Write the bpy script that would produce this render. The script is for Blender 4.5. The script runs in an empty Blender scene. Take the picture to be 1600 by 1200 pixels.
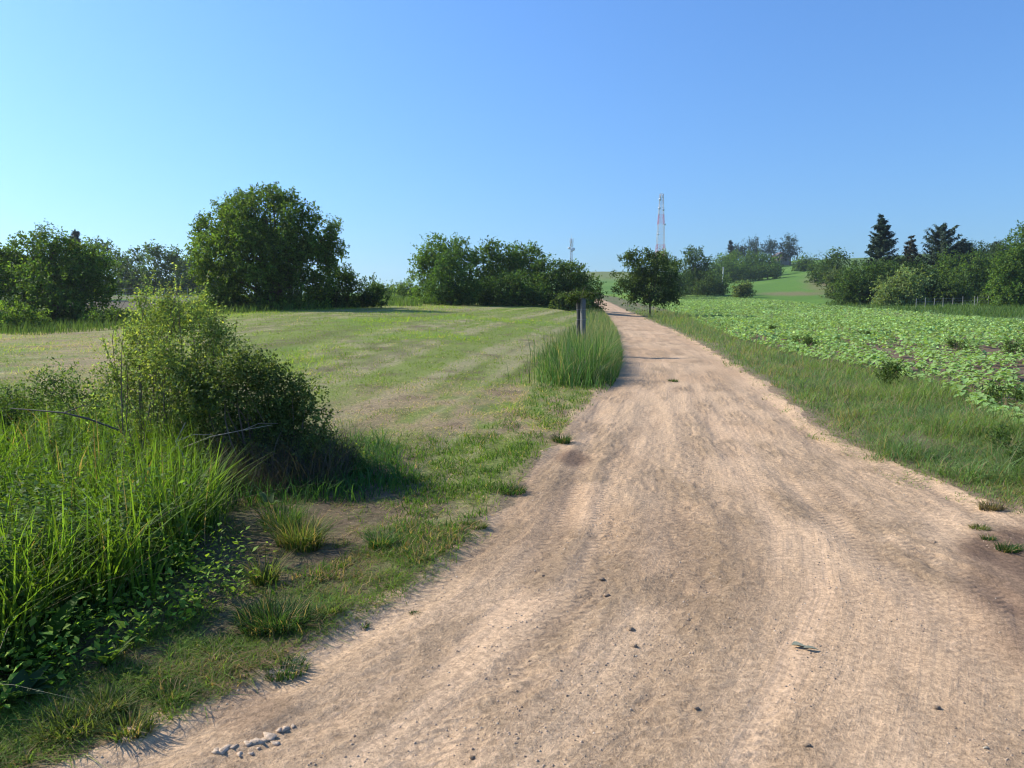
import bpy, math
import numpy as np

# ------------------------------------------------------------------ camera, sky, sun, exposure
S = bpy.context.scene
COL = S.collection
PITCH = math.atan(130 / 1140)
CAMZ = 1.6
cam = bpy.data.cameras.new('camera')
camo = bpy.data.objects.new('camera', cam)
COL.objects.link(camo)
camo.location = (0, 0, CAMZ)
camo.rotation_euler = (math.pi / 2 - PITCH, 0, 0)
cam.sensor_width = 36
cam.lens = 36 * 1140 / 1600
cam.clip_start = 0.05
cam.clip_end = 12000
S.camera = camo

SUN_AZ, SUN_EL = -68.0, 35.5
W = bpy.data.worlds.new('World')
S.world = W
W.use_nodes = True
nt = W.node_tree
bg = nt.nodes['Background']
sky = nt.nodes.new('ShaderNodeTexSky')
sky.sky_type = 'NISHITA'
sky.sun_disc = False
sky.sun_elevation = math.radians(SUN_EL)
sky.sun_rotation = math.radians(SUN_AZ)
sky.air_density, sky.dust_density, sky.ozone_density = 1.6, 0.7, 4.0
tc = nt.nodes.new('ShaderNodeTexCoord')
vm = nt.nodes.new('ShaderNodeVectorMath'); vm.operation = 'MULTIPLY_ADD'
vm.inputs[1].default_value = (1, 1, 0.97)
vm.inputs[2].default_value = (0, 0, 0.055)
vn = nt.nodes.new('ShaderNodeVectorMath'); vn.operation = 'NORMALIZE'
nt.links.new(tc.outputs['Generated'], vm.inputs[0])
nt.links.new(vm.outputs[0], vn.inputs[0])
nt.links.new(vn.outputs[0], sky.inputs[0])
gain = nt.nodes.new('ShaderNodeVectorMath'); gain.operation = 'MULTIPLY'
gain.inputs[1].default_value = (0.59, 0.895, 1.37)
nt.links.new(sky.outputs[0], gain.inputs[0])
nt.links.new(gain.outputs[0], bg.inputs[0])
bg.inputs[1].default_value = 0.094

sun = bpy.data.lights.new('sun', 'SUN')
sun.energy = 4.7
sun.angle = math.radians(0.5)
sun.color = (1.0, 0.93, 0.80)
suno = bpy.data.objects.new('sun', sun)
COL.objects.link(suno)
suno.rotation_euler = (math.radians(90 - SUN_EL), 0, math.radians(180 - SUN_AZ))
S.view_settings.view_transform = 'Standard'
S.view_settings.look = 'None'
S.view_settings.gamma = 1
S.view_settings.exposure = 0.62
S.view_settings.use_curve_mapping = False
S.render.engine = 'CYCLES'
S.cycles.max_bounces = 6
S.cycles.diffuse_bounces = 3
S.cycles.glossy_bounces = 2
S.cycles.transmission_bounces = 4
S.cycles.volume_bounces = 0
S.cycles.use_denoising = True
S.cycles.sample_clamp_indirect = 2.0
S.cycles.filter_width = 1.15

rng = np.random.default_rng(7)

def build_haze():
    me = bpy.data.meshes.new('haze')
    x, y0, y1, z0, z1 = 2650.0, -200.0, 1700.0, -2.0, 71.0
    v = [(a, b, c) for c in (z0, z1) for a, b in ((-x, y0), (x, y0), (x, y1), (-x, y1))]
    me.from_pydata(v, [], [(3, 2, 1, 0), (4, 5, 6, 7), (0, 1, 5, 4), (1, 2, 6, 5), (2, 3, 7, 6), (3, 0, 4, 7)])
    m = bpy.data.materials.new('haze'); m.use_nodes = True
    m.node_tree.nodes.remove(m.node_tree.nodes['Principled BSDF'])
    pv = m.node_tree.nodes.new('ShaderNodeVolumePrincipled')
    pv.inputs['Color'].default_value = (.80, .90, 1.0, 1)
    pv.inputs['Density'].default_value = HAZE
    pv.inputs['Anisotropy'].default_value = .45
    m.node_tree.links.new(pv.outputs[0], m.node_tree.nodes['Material Output'].inputs['Volume'])
    me.materials.append(m)
    o = bpy.data.objects.new('haze', me); COL.objects.link(o); o['kind'] = 'stuff'
HAZE = 0.00022

# ------------------------------------------------------------------ noise
def vnoise(x, y, seed=0):
    x = np.asarray(x, float); y = np.asarray(y, float)
    xi = np.floor(x).astype(np.int64); yi = np.floor(y).astype(np.int64)
    xf = x - xi; yf = y - yi
    xf = xf * xf * (3 - 2 * xf); yf = yf * yf * (3 - 2 * yf)
    def h(a, b):
        n = (a * 374761393 + b * 668265263 + seed * 1442695041) & 0xffffffff
        n = ((n ^ (n >> 13)) * 1274126177) & 0xffffffff
        return ((n ^ (n >> 16)) & 0xffff) / 65535.0
    a, b, c, d = h(xi, yi), h(xi + 1, yi), h(xi, yi + 1), h(xi + 1, yi + 1)
    return (a * (1 - xf) + b * xf) * (1 - yf) + (c * (1 - xf) + d * xf) * yf
def fbm(x, y, seed=0, oct=4):
    s, a, t = 0, 1, 0
    for i in range(oct):
        s = s + a * vnoise(x * 2 ** i + 17 * i, y * 2 ** i - 9 * i, seed + i); t += a; a *= .5
    return s / t
def sm(x, a, b):
    t = np.clip((x - a) / (b - a), 0, 1)
    return t * t * (3 - 2 * t)

# ------------------------------------------------------------------ terrain
TU = [-400, 0, 170, 320, 450, 600, 700, 860, 950, 1050, 1200, 1400, 1600, 2000]
TY = [1, 8, 15, 25, 35, 48, 65, 90, 115, 135, 180, 250, 330, 420, 520, 800, 1500, 6000]
TZ = {
 -400: [0, 0, 0, 0, .1, .2, .3, .8, 1.6, 2.0, 2.5, 3, 4, 5, 6, 6, 6, 6],
 0:    [0, 0, 0, 0, .1, .25, .5, 1.2, 2.3, 2.6, 3, 3.5, 4, 5, 6, 6, 6, 6],
 170:  [0, 0, 0, .05, .2, .45, .7, 1.4, 2.5, 2.6, 3, 3.5, 4, 5, 6, 6, 6, 6],
 320:  [0, 0, .02, .3, .65, .95, 1.05, 1.6, 2.5, 2.6, 3, 3.5, 4, 5, 6, 6, 6, 6],
 450:  [0, 0, .08, .45, .85, 1.2, 1.35, 1.7, 2.2, 2.6, 3, 3.5, 4, 5, 6, 6, 6, 6],
 600:  [0, 0, .12, .5, .85, 1.12, 1.42, 1.9, 2.3, 2.6, 3, 4, 5, 6, 8, 8, 8, 8],
 700:  [0, 0, .12, .48, .8, 1.05, 1.25, 1.6, 2.0, 2.3, 3, 4.5, 7, 10, 14, 14, 12, 10],
 860:  [0, 0, .04, .2, .45, .75, 1.15, 1.3, 1.7, 2.0, 3, 5, 9, 15, 22, 22, 15, 10],
 950:  [0, 0, 0, 0, .03, .15, .35, .8, 1.3, 1.7, 2.9, 5.3, 10, 16, 23, 22, 15, 10],
 1050: [0, 0, 0, 0, 0, .03, .12, .4, .9, 1.35, 3.0, 5.3, 9.5, 15, 21, 22, 15, 10],
 1200: [0, 0, 0, 0, 0, 0, .05, .4, .95, 1.65, 3.3, 8.2, 14, 24, 28, 28, 20, 15],
 1400: [0, 0, 0, 0, 0, 0, .1, .6, 1.8, 3.5, 8, 14, 22, 27, 30, 30, 25, 20],
 1600: [0, 0, 0, 0, 0, 0, .3, 1.0, 2.2, 4, 9, 16, 25, 28, 30, 30, 25, 20],
 2000: [0, 0, 0, 0, 0, 0, .3, 1.0, 2.2, 4, 9, 16, 25, 28, 30, 30, 25, 20]}
_gu = np.arange(-400, 2001, 10.0)
_gl = np.linspace(0, math.log(6000), 260)
_tab = np.array([np.interp(_gl, np.log(TY), TZ[u]) for u in TU])
_tab = np.array([[np.interp(g, TU, _tab[:, j]) for g in _gu] for j in range(len(_gl))])
for _ in range(4):
    p = np.pad(_tab, ((1, 1), (0, 0)), 'edge'); _tab = (p[:-2] + 2 * p[1:-1] + p[2:]) / 4
for _ in range(14):
    p = np.pad(_tab, ((0, 0), (1, 1)), 'edge'); _tab = (p[:, :-2] + 2 * p[:, 1:-1] + p[:, 2:]) / 4
def gz(X, Y):
    X = np.asarray(X, float); Y = np.asarray(Y, float)
    Yc = np.maximum(Y, 1.0)
    u = np.clip(800 + 1140 * X / Yc, -400, 1999)
    l = np.clip(np.log(Yc), 0, _gl[-1] - 1e-6)
    iu = (u + 400) / 10; il = l / (_gl[1] - _gl[0])
    a = np.clip(iu.astype(int), 0, len(_gu) - 2); b = np.clip(il.astype(int), 0, len(_gl) - 2)
    fa = iu - a; fb = il - b
    z = (_tab[b, a] * (1 - fa) + _tab[b, a + 1] * fa) * (1 - fb) + (_tab[b + 1, a] * (1 - fa) + _tab[b + 1, a + 1] * fa) * fb
    return z
cp, sp = math.cos(PITCH), math.sin(PITCH)
def ray(u, v):
    return np.array([(u - 800) / 1140, cp + (600 - v) / 1140 * sp, -sp + (600 - v) / 1140 * cp])
def at(u, v, Y):
    r = ray(u, v); return np.array([0, 0, CAMZ]) + r * (Y / r[1])
_ys = np.exp(np.linspace(math.log(1.5), math.log(1500), 2500))
def G(u, v):
    """ground point seen along a line of sight"""
    r = ray(u, v)
    X = r[0] / r[1] * _ys; Z = CAMZ + r[2] / r[1] * _ys
    k = np.argmax(Z <= gz(X, _ys) + 1e-3)
    return np.array([X[k], _ys[k], gz(X[k], _ys[k])])
def proj(X, Y, Z):
    d = Y * cp - (Z - CAMZ) * sp
    h = Y * sp + (Z - CAMZ) * cp
    d = np.maximum(d, .01)
    return 800 + 1140 * X / d, 600 - 1140 * h / d
def inpoly(u, v, poly):
    u = np.asarray(u); v = np.asarray(v); r = np.zeros(u.shape, bool)
    n = len(poly)
    for i in range(n):
        x1, y1 = poly[i]; x2, y2 = poly[(i + 1) % n]
        if y1 == y2: continue
        c = ((y1 > v) != (y2 > v)) & (u < (x2 - x1) * (v - y1) / (y2 - y1) + x1)
        r ^= c
    return r
# world outlines (each point found on the ground)
def line(pts):
    a = np.array([G(u, v) for u, v in pts]); a = a[np.argsort(a[:, 1])]
    return a[:, 1], a[:, 0]
_ly, _lx = line([(130, 1199), (400, 1062), (640, 930), (760, 835), (830, 745), (885, 680), (925, 630), (957, 590), (966, 560), (962, 520), (948, 493), (940, 484), (932, 476), (926, 469)])
_ry, _rx = line([(1545, 795), (1400, 742), (1280, 682), (1190, 605), (1110, 550), (1050, 516), (1000, 494), (975, 484), (958, 476), (940, 468)])
_ly = np.r_[-60, 1.0, _ly]; _lx = np.r_[-3.2, -2.3, _lx]
_ry = np.r_[-60, 1.0, 3.0, 4.3, _ry]; _rx = np.r_[6.5, 5.4, 5.0, 4.45, _rx]
def RL(Y): return np.interp(Y, _ly, _lx)
def RR(Y): return np.interp(Y, _ry, _rx)
_cy, _cx = line([(1600, 690), (1480, 622), (1400, 590), (1250, 560), (1150, 532), (1075, 496), (1040, 484), (990, 472), (965, 465)])
_cy = np.r_[-60, 1, _cy]; _cx = np.r_[12, 8.6, _cx]
def CN(Y): return np.interp(Y, _cy, _cx)
_fp = np.array([G(u, v) for u, v in [(965, 461), (1075, 461.5), (1150, 466), (1225, 471), (1300, 479), (1380, 485), (1450, 491), (1600, 504)]])
_fo = np.argsort(_fp[:, 0]); _fx = np.r_[_fp[_fo, 0], 400]; _fy = np.r_[_fp[_fo, 1], 20]
def CF(X): return np.interp(X, np.r_[_fp[::1, 0][np.argsort(_fp[:, 0])], 120], np.r_[_fp[np.argsort(_fp[:, 0]), 1], 30])
def is_crop(X, Y): 
    u, v = proj(X, Y, gz(X, Y))
    far = np.interp(u, [900, 965, 1075, 1150, 1225, 1300, 1380, 1450, 1600, 2200], [461, 461, 461.5, 466, 471, 479, 485, 491, 504, 554])
    return (X > CN(Y)) & (v > far) & (Y < 260) & (Y > -30)

# ------------------------------------------------------------------ mesh building
def obj(name, me, parent=None, kind=None, label=None, cat=None, group=None, loc=None):
    o = bpy.data.objects.new(name, me)
    COL.objects.link(o)
    if parent is not None: o.parent = parent
    if loc is not None: o.location = loc
    if kind: o['kind'] = kind
    if label: o['label'] = label
    if cat: o['category'] = cat
    if group: o['group'] = group
    return o
def thing(name, label, cat, loc=(0, 0, 0), group=None):
    return obj(name, None, None, None, label, cat, group, [float(c) for c in loc])
def poly_mesh(name, V, F, mat, col=None, smooth=False, extra=None):
    """V (n,3), F (m,k); col (n,3)"""
    me = bpy.data.meshes.new(name)
    V = np.ascontiguousarray(V, np.float32); F = np.ascontiguousarray(F, np.int32)
    m, k = F.shape
    me.vertices.add(len(V)); me.vertices.foreach_set('co', V.ravel())
    me.loops.add(m * k); me.loops.foreach_set('vertex_index', F.ravel())
    me.polygons.add(m)
    me.polygons.foreach_set('loop_start', np.arange(0, m * k, k, dtype=np.int32))
    me.polygons.foreach_set('loop_total', np.full(m, k, np.int32))
    if smooth: me.polygons.foreach_set('use_smooth', np.ones(m, bool))
    if col is not None:
        a = me.attributes.new('col', 'FLOAT_COLOR', 'POINT')
        c = np.ones((len(V), 4), np.float32); c[:, :3] = col
        a.data.foreach_set('color', c.ravel())
    for nm, arr in (extra or {}).items():
        a = me.attributes.new(nm, 'FLOAT', 'POINT'); a.data.foreach_set('value', np.ascontiguousarray(arr, np.float32))
    me.materials.append(mat)
    me.update(calc_edges=True)
    return me
def leaf_mesh(name, Q, mat, col):
    """Q (N,k,3) loose polygons, col (N,3)"""
    n, k, _ = Q.shape
    return poly_mesh(name, Q.reshape(-1, 3), np.arange(n * k).reshape(n, k), mat, np.repeat(col, k, 0))
def tube(path, rad, sides=6):
    path = np.asarray(path, float); n = len(path); rad = np.broadcast_to(np.asarray(rad, float), (n,))
    t = np.gradient(path, axis=0); t /= np.linalg.norm(t, axis=1, keepdims=True) + 1e-9
    ref = np.array([0, 0, 1.]) if abs(t[0, 2]) < .9 else np.array([1., 0, 0])
    a = np.cross(t, ref); a /= np.linalg.norm(a, axis=1, keepdims=True) + 1e-9
    b = np.cross(t, a)
    th = np.arange(sides) / sides * 2 * math.pi
    V = path[:, None] + rad[:, None, None] * (a[:, None] * np.cos(th)[None, :, None] + b[:, None] * np.sin(th)[None, :, None])
    V = V.reshape(-1, 3)
    F = []
    for i in range(n - 1):
        for j in range(sides):
            k = (j + 1) % sides
            F.append((i * sides + j, i * sides + k, (i + 1) * sides + k, (i + 1) * sides + j))
    return V, np.array(F)
class MB:
    def __init__(s): s.V = []; s.F = []; s.n = 0
    def add(s, V, F):
        s.V.append(np.asarray(V, float)); s.F.append(np.asarray(F) + s.n); s.n += len(V)
    def tube(s, path, rad, sides=6): s.add(*tube(path, rad, sides))
    def box(s, c, size, rz=0):
        x, y, z = np.array(size) / 2
        v = np.array([(a, b, d) for d in (-z, z) for a, b in ((-x, -y), (x, -y), (x, y), (-x, y))])
        cr, sr = math.cos(rz), math.sin(rz)
        v = np.c_[v[:, 0] * cr - v[:, 1] * sr, v[:, 0] * sr + v[:, 1] * cr, v[:, 2]] + np.array(c)
        s.add(v, [(3, 2, 1, 0), (4, 5, 6, 7), (0, 1, 5, 4), (1, 2, 6, 5), (2, 3, 7, 6), (3, 0, 4, 7)])
    def mesh(s, name, mat, col=None, smooth=True):
        return poly_mesh(name, np.concatenate(s.V), np.concatenate(s.F), mat, col, smooth)

# ------------------------------------------------------------------ materials
def new_mat(name):
    m = bpy.data.materials.new(name); m.use_nodes = True
    return m, m.node_tree, m.node_tree.nodes['Principled BSDF']
def leaf_material(name, trans=.35, rough=.5, spec=.25):
    m, t, b = new_mat(name)
    a = t.nodes.new('ShaderNodeAttribute'); a.attribute_name = 'col'
    nz = t.nodes.new('ShaderNodeTexNoise'); nz.inputs['Scale'].default_value = 9
    geo = t.nodes.new('ShaderNodeNewGeometry'); t.links.new(geo.outputs['Position'], nz.inputs['Vector'])
    mr = t.nodes.new('ShaderNodeMapRange'); mr.inputs[3].default_value = .75; mr.inputs[4].default_value = 1.25
    t.links.new(nz.outputs[0], mr.inputs[0])
    mu = t.nodes.new('ShaderNodeVectorMath'); mu.operation = 'SCALE'
    t.links.new(a.outputs['Color'], mu.inputs[0]); t.links.new(mr.outputs[0], mu.inputs['Scale'])
    t.links.new(mu.outputs[0], b.inputs['Base Color'])
    b.inputs['Roughness'].default_value = rough
    b.inputs['Specular IOR Level'].default_value = spec
    tr = t.nodes.new('ShaderNodeBsdfTranslucent')
    tm = t.nodes.new('ShaderNodeVectorMath'); tm.operation = 'MULTIPLY'; tm.inputs[1].default_value = (1.5, 1.5, .55)
    t.links.new(mu.outputs[0], tm.inputs[0]); t.links.new(tm.outputs[0], tr.inputs['Color'])
    mx = t.nodes.new('ShaderNodeMixShader'); mx.inputs[0].default_value = trans
    t.links.new(b.outputs[0], mx.inputs[1]); t.links.new(tr.outputs[0], mx.inputs[2])
    t.links.new(mx.outputs[0], t.nodes['Material Output'].inputs['Surface'])
    return m
def plain(name, c, rough=.7, metal=0, noise=.25, scale=20, bump=0):
    m, t, b = new_mat(name)
    nz = t.nodes.new('ShaderNodeTexNoise'); nz.inputs['Scale'].default_value = scale; nz.inputs['Detail'].default_value = 5
    geo = t.nodes.new('ShaderNodeNewGeometry'); t.links.new(geo.outputs['Position'], nz.inputs['Vector'])
    mr = t.nodes.new('ShaderNodeMapRange'); mr.inputs[3].default_value = 1 - noise * 1.6; mr.inputs[4].default_value = 1 + noise * 1.6
    t.links.new(nz.outputs[0], mr.inputs[0])
    mu = t.nodes.new('ShaderNodeVectorMath'); mu.operation = 'SCALE'; mu.inputs[0].default_value = c
    t.links.new(mr.outputs[0], mu.inputs['Scale']); t.links.new(mu.outputs[0], b.inputs['Base Color'])
    b.inputs['Roughness'].default_value = rough; b.inputs['Metallic'].default_value = metal
    b.inputs['Specular IOR Level'].default_value = .3
    if bump:
        bp = t.nodes.new('ShaderNodeBump'); bp.inputs['Distance'].default_value = bump; bp.inputs['Strength'].default_value = .8
        t.links.new(nz.outputs[0], bp.inputs['Height']); t.links.new(bp.outputs[0], b.inputs['Normal'])
    return m
def ground_material(name, speck=.3, bump=.012, scales=(14, 70, 260), tread=False):
    m, t, b = new_mat(name)
    N, L = t.nodes, t.links
    a = N.new('ShaderNodeAttribute'); a.attribute_name = 'col'
    geo = N.new('ShaderNodeNewGeometry')
    hs = []
    for i, s in enumerate(scales):
        nz = N.new('ShaderNodeTexNoise'); nz.inputs['Scale'].default_value = s; nz.inputs['Detail'].default_value = 6
        nz.inputs['Roughness'].default_value = .62
        L.new(geo.outputs['Position'], nz.inputs['Vector']); hs.append(nz)
    def math_(op, x, y):
        n = N.new('ShaderNodeMath'); n.operation = op
        for k, q in enumerate((x, y)):
            if hasattr(q, 'links'): L.new(q, n.inputs[k])
            else: n.inputs[k].default_value = q
        return n.outputs[0]
    h = math_('ADD', math_('MULTIPLY', hs[0].outputs[0], .5), math_('MULTIPLY', hs[1].outputs[0], .32))
    h = math_('ADD', h, math_('MULTIPLY', hs[2].outputs[0], .18))
    for sc_, wt_ in ((55, .16), (140, .10)):
        vq = N.new('ShaderNodeTexVoronoi'); vq.inputs['Scale'].default_value = sc_; vq.inputs['Randomness'].default_value = 1
        wp = N.new('ShaderNodeVectorMath'); wp.operation = 'MULTIPLY_ADD'; wp.inputs[1].default_value = (.03, .03, .03)
        L.new(hs[1].outputs['Color'], wp.inputs[0]); L.new(geo.outputs['Position'], wp.inputs[2]); L.new(wp.outputs[0], vq.inputs['Vector'])
        h = math_('SUBTRACT', h, math_('MULTIPLY', vq.outputs['Distance'], wt_))
    h = math_('ADD', h, .09)
    mr = N.new('ShaderNodeMapRange'); mr.inputs[1].default_value = .36; mr.inputs[2].default_value = .64
    mr.inputs[3].default_value = 1 - speck; mr.inputs[4].default_value = 1 + speck  # colour follows the bump height: crevice shade painted in
    L.new(h, mr.inputs[0])
    # small dark crumbs with a shape of their own
    vo = N.new('ShaderNodeTexVoronoi'); vo.inputs['Scale'].default_value = 42; L.new(geo.outputs['Position'], vo.inputs['Vector'])
    cr = N.new('ShaderNodeMapRange'); cr.inputs[1].default_value = .10; cr.inputs[2].default_value = .22; cr.inputs[3].default_value = .72; cr.inputs[4].default_value = 1
    L.new(vo.outputs['Distance'], cr.inputs[0])
    f = math_('MULTIPLY', mr.outputs[0], cr.outputs[0])
    mu = N.new('ShaderNodeVectorMath'); mu.operation = 'SCALE'
    L.new(a.outputs['Color'], mu.inputs[0]); L.new(f, mu.inputs['Scale'])
    L.new(mu.outputs[0], b.inputs['Base Color'])
    b.inputs['Roughness'].default_value = .95; b.inputs['Specular IOR Level'].default_value = .12
    if tread:
        ta = N.new('ShaderNodeAttribute'); ta.attribute_name = 'tread'
        rt = N.new('ShaderNodeAttribute'); rt.attribute_name = 'rt'
        rs = N.new('ShaderNodeAttribute'); rs.attribute_name = 'rs'
        # chevron lugs left by tyres
        ch = math_('ABSOLUTE', math_('SINE', math_('MULTIPLY', rt.outputs['Fac'], 26.0), 0), 0)
        ph = math_('ADD', math_('MULTIPLY', rs.outputs['Fac'], 95.0), math_('MULTIPLY', ch, 2.2))
        wv = math_('SINE', ph, 0)
        wv = math_('MULTIPLY', math_('MULTIPLY', wv, ta.outputs['Fac']), .17)
        ra = N.new('ShaderNodeAttribute'); ra.attribute_name = 'rough'
        cx = N.new('ShaderNodeCombineXYZ')
        L.new(math_('MULTIPLY', rt.outputs['Fac'], 34.0), cx.inputs[0]); L.new(math_('MULTIPLY', rs.outputs['Fac'], 1.3), cx.inputs[1])
        gr = N.new('ShaderNodeTexNoise'); gr.inputs['Scale'].default_value = 1.0; gr.inputs['Detail'].default_value = 4; L.new(cx.outputs[0], gr.inputs['Vector'])
        h2 = math_('ADD', math_('ADD', math_('MULTIPLY', h, ra.outputs['Fac']), wv), math_('MULTIPLY', gr.outputs[0], .22))
        # pits of the fine noise darkened, their shade painted into the colour
        pit = N.new('ShaderNodeMapRange'); pit.inputs[1].default_value = .40; pit.inputs[2].default_value = .47; pit.inputs[3].default_value = .74; pit.inputs[4].default_value = 1
        L.new(hs[2].outputs[0], pit.inputs[0])
        mu2 = N.new('ShaderNodeVectorMath'); mu2.operation = 'SCALE'; L.new(mu.outputs[0], mu2.inputs[0]); L.new(pit.outputs[0], mu2.inputs['Scale'])
        L.new(mu2.outputs[0], b.inputs['Base Color'])
    else: h2 = h
    bp = N.new('ShaderNodeBump'); bp.inputs['Distance'].default_value = bump; bp.inputs['Strength'].default_value = 1
    L.new(h2, bp.inputs['Height']); L.new(bp.outputs[0], b.inputs['Normal'])
    return m
M_LEAF = leaf_material('foliage', .48, .62, .14)
M_GRASS = leaf_material('grass_blades', .45, .65, .12)
M_NEEDLE = leaf_material('needles', .12, .6, .2)
M_DRY = leaf_material('dry_stalks', .2, .8, .1)
M_BARK = plain('bark', (.11, .085, .06), .9, 0, .35, 14, .02)
M_TWIG = plain('twig_bark', (.17, .13, .09), .85, 0, .35, 60)
M_ROAD = ground_material('sandy_track', .34, .021, (26, 95, 300), True)
M_SOIL = ground_material('field_ground', .45, .03, (20, 90, 300))
M_CONC = plain('weathered_concrete', (.15, .15, .145), .9, 0, .35, 25, .006)
M_WIRE = plain('galvanised_wire', (.30, .31, .33), .5, .6, .1)

# ------------------------------------------------------------------ ground sheet
rows = np.r_[-60, -35, -20, -12, -7, -4, -2, -.8, .1, .7, np.exp(np.arange(math.log(1.2), math.log(48), .0088))]
rows = np.r_[rows, np.exp(np.arange(math.log(48.8), math.log(1500), .024))]
NR, NO = 330, 95
Lr, Rr = RL(rows), RR(rows)
wd = Rr - Lr
tr = np.linspace(-.18, 1.18, NR)
so = np.linspace(0, 1, NO + 1)[1:]
ks = (np.exp(5.2 * so) - 1) / (math.exp(5.2) - 1)
XX = np.concatenate([
    ((Lr - .18 * wd)[:, None] - (np.abs(rows) * 1.5 + 25)[:, None] * ks[None, ::-1]),
    Lr[:, None] + wd[:, None] * tr[None],
    ((Rr + .18 * wd)[:, None] + (np.abs(rows) * 1.5 + 25)[:, None] * ks[None, :])], 1)
YY = np.broadcast_to(rows[:, None], XX.shape).copy()
nr, nc = XX.shape
ZB = gz(XX, YY)
RTM = XX - Lr[:, None]                    # metres from the left edge of the track
wdm = np.broadcast_to(wd[:, None], XX.shape)
inroad = sm(RTM, -.15, .15) * sm(wdm - RTM, -.15, .15)
near = 1 - sm(YY, 35, 60)
ctr = (Lr + Rr) / 2
wob = .12 * (fbm(YY / 4.0, YY * 0 + 3, 5, 2) - .5)
# track surface: broad swells, tyre ruts, crumbled strips
Z = ZB + .03 * (fbm(XX / 1.6, YY / 2.6, 11, 3) - .5) * (1 - sm(YY, 60, 120))
tracks = [(.10, .10, .018), (.34, .11, .030), (.80, .11, .014), (1.16, .16, .034), (1.55, .10, .012), (1.95, .10, .016), (2.30, .15, .030), (2.62, .09, .014), (3.05, .14, .026), (3.45, .08, .012)]
tread = np.zeros_like(XX)
crumb = np.zeros_like(XX)
dark = np.zeros_like(XX)
wn = np.interp(rows, [0, 2.5, 5, 8, 14, 60], [6.2, 5.2, 3.75, 3.5, 3.1, 3.0])[:, None]
for i, (c, w, d) in enumerate(tracks):
    cc = c / 3.6 * wn + .25 * (vnoise(YY / 5.5 + i * 7, YY * 0 + i, 21 + i) - .5) + wob
    g = np.exp(-((RTM - cc) / w) ** 2)
    am = sm(vnoise(YY / 1.7 + 3 * i, YY * 0, 40 + i), .25, .75)
    d = d * .62 * (.45 + .55 * (1 - sm(YY, 6, 16)))
    Z -= d * g * (.3 + .7 * am) * inroad * near
    Z += d * .5 * (np.exp(-((RTM - cc - w * 1.7) / (w * .6)) ** 2) + np.exp(-((RTM - cc + w * 1.7) / (w * .6)) ** 2)) * inroad * near * am
    tread = np.maximum(tread, g * am)
    crumb = np.maximum(crumb, np.exp(-((RTM - cc - w) / (w * 1.5)) ** 2) * sm(vnoise(YY / 1.1 + 5 * i, YY * 0 + 9, 60 + i), .5, .85))
crumb = np.maximum(crumb, sm(fbm(RTM / .55, YY / 1.3, 77, 3), .53, .72) * .8) * inroad
Z += crumb * .034 * (fbm(XX * 22, YY * 22, 81, 2) - .45) * (1 - sm(YY, 12, 22))
Z += .010 * (fbm(RTM * 26, YY * 9, 87, 2) - .5) * (1 - sm(YY, 9, 16))
Z += .010 * (fbm(XX * 9, YY * 9, 85, 3) - .5) * (1 - sm(YY, 18, 30))
# sides: lumpy turf a little above the track
lane = fbm(RTM / .32, YY / 9.0, 150, 3)
smooth_ = sm(lane, .50, .64) * sm(fbm(RTM / .8, YY / 3.0, 151, 2), .3, .55) * inroad
rough = np.clip(.55 + 1.2 * crumb + .4 * sm(fbm(RTM / .28, YY / 2.2, 152, 3), .5, .66) - .35 * smooth_, .3, 1.3)
side = (1 - inroad)
Z += side * (.018 + .05 * (fbm(XX / .3, YY / .3, 90, 4) - .35)) * (1 - sm(YY, 25, 60)) * sm(YY, 1.0, 3)
CROP = is_crop(XX, YY)
PU, PV = proj(XX, YY, ZB)
def blob(u0, v0, ru, rv, u=None, v=None, soft=.5):
    u = PU if u is None else u; v = PV if v is None else v
    d = np.sqrt(((u - u0) / ru) ** 2 + ((v - v0) / rv) ** 2)
    return 1 - sm(d, 1 - soft, 1 + soft)
def mixc(A, B, f): return A * (1 - f[..., None]) + np.asarray(B)[None, None] * f[..., None]
n1 = fbm(XX / 1.9, YY / 3.0, 101, 4); n2 = fbm(XX / .35, YY / .6, 102, 4); n3 = fbm(XX / .08, YY / .08, 103, 3)
C = np.zeros(XX.shape + (3,))
C[:] = (.47, .335, .225)
C = mixc(C, (.53, .39, .27), sm(n1, .45, .65))
C = mixc(C, (.43, .30, .20), sm(n2, .55, .72) * .2)
C = mixc(C, (.55, .40, .28), smooth_ * .4)
C = mixc(C, (.41, .305, .21), sm(fbm(RTM / .16, YY / 2.6, 152, 3), .52, .66) * .3)
C = mixc(C, (.29, .22, .15), crumb * sm(n2, .45, .62) * .6)
C = mixc(C, (.33, .24, .17), tread * sm(fbm(RTM / .2, YY / 1.0, 153, 3), .45, .65) * .5)
C = mixc(C, (.38, .285, .195), sm(fbm(RTM / .9, YY / 3.5, 113, 3), .56, .72) * .15)
puddle = np.maximum(np.maximum(blob(1680, 900, 175, 85, soft=.25), blob(1590, 862, 95, 38, soft=.3)), blob(1640, 985, 90, 60) * .7) * (.75 + .25 * sm(n2, .35, .6))
puddle = np.maximum(puddle, blob(895, 716, 26, 12) * .9)
puddle = np.maximum(puddle, blob(385, 1110, 70, 38) * .45)
C = mixc(C, (.17, .115, .085), puddle * .9)
C = np.minimum(C * np.array([1.17, 1.10, .98]), .72)
ROADC = C.copy()
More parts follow.
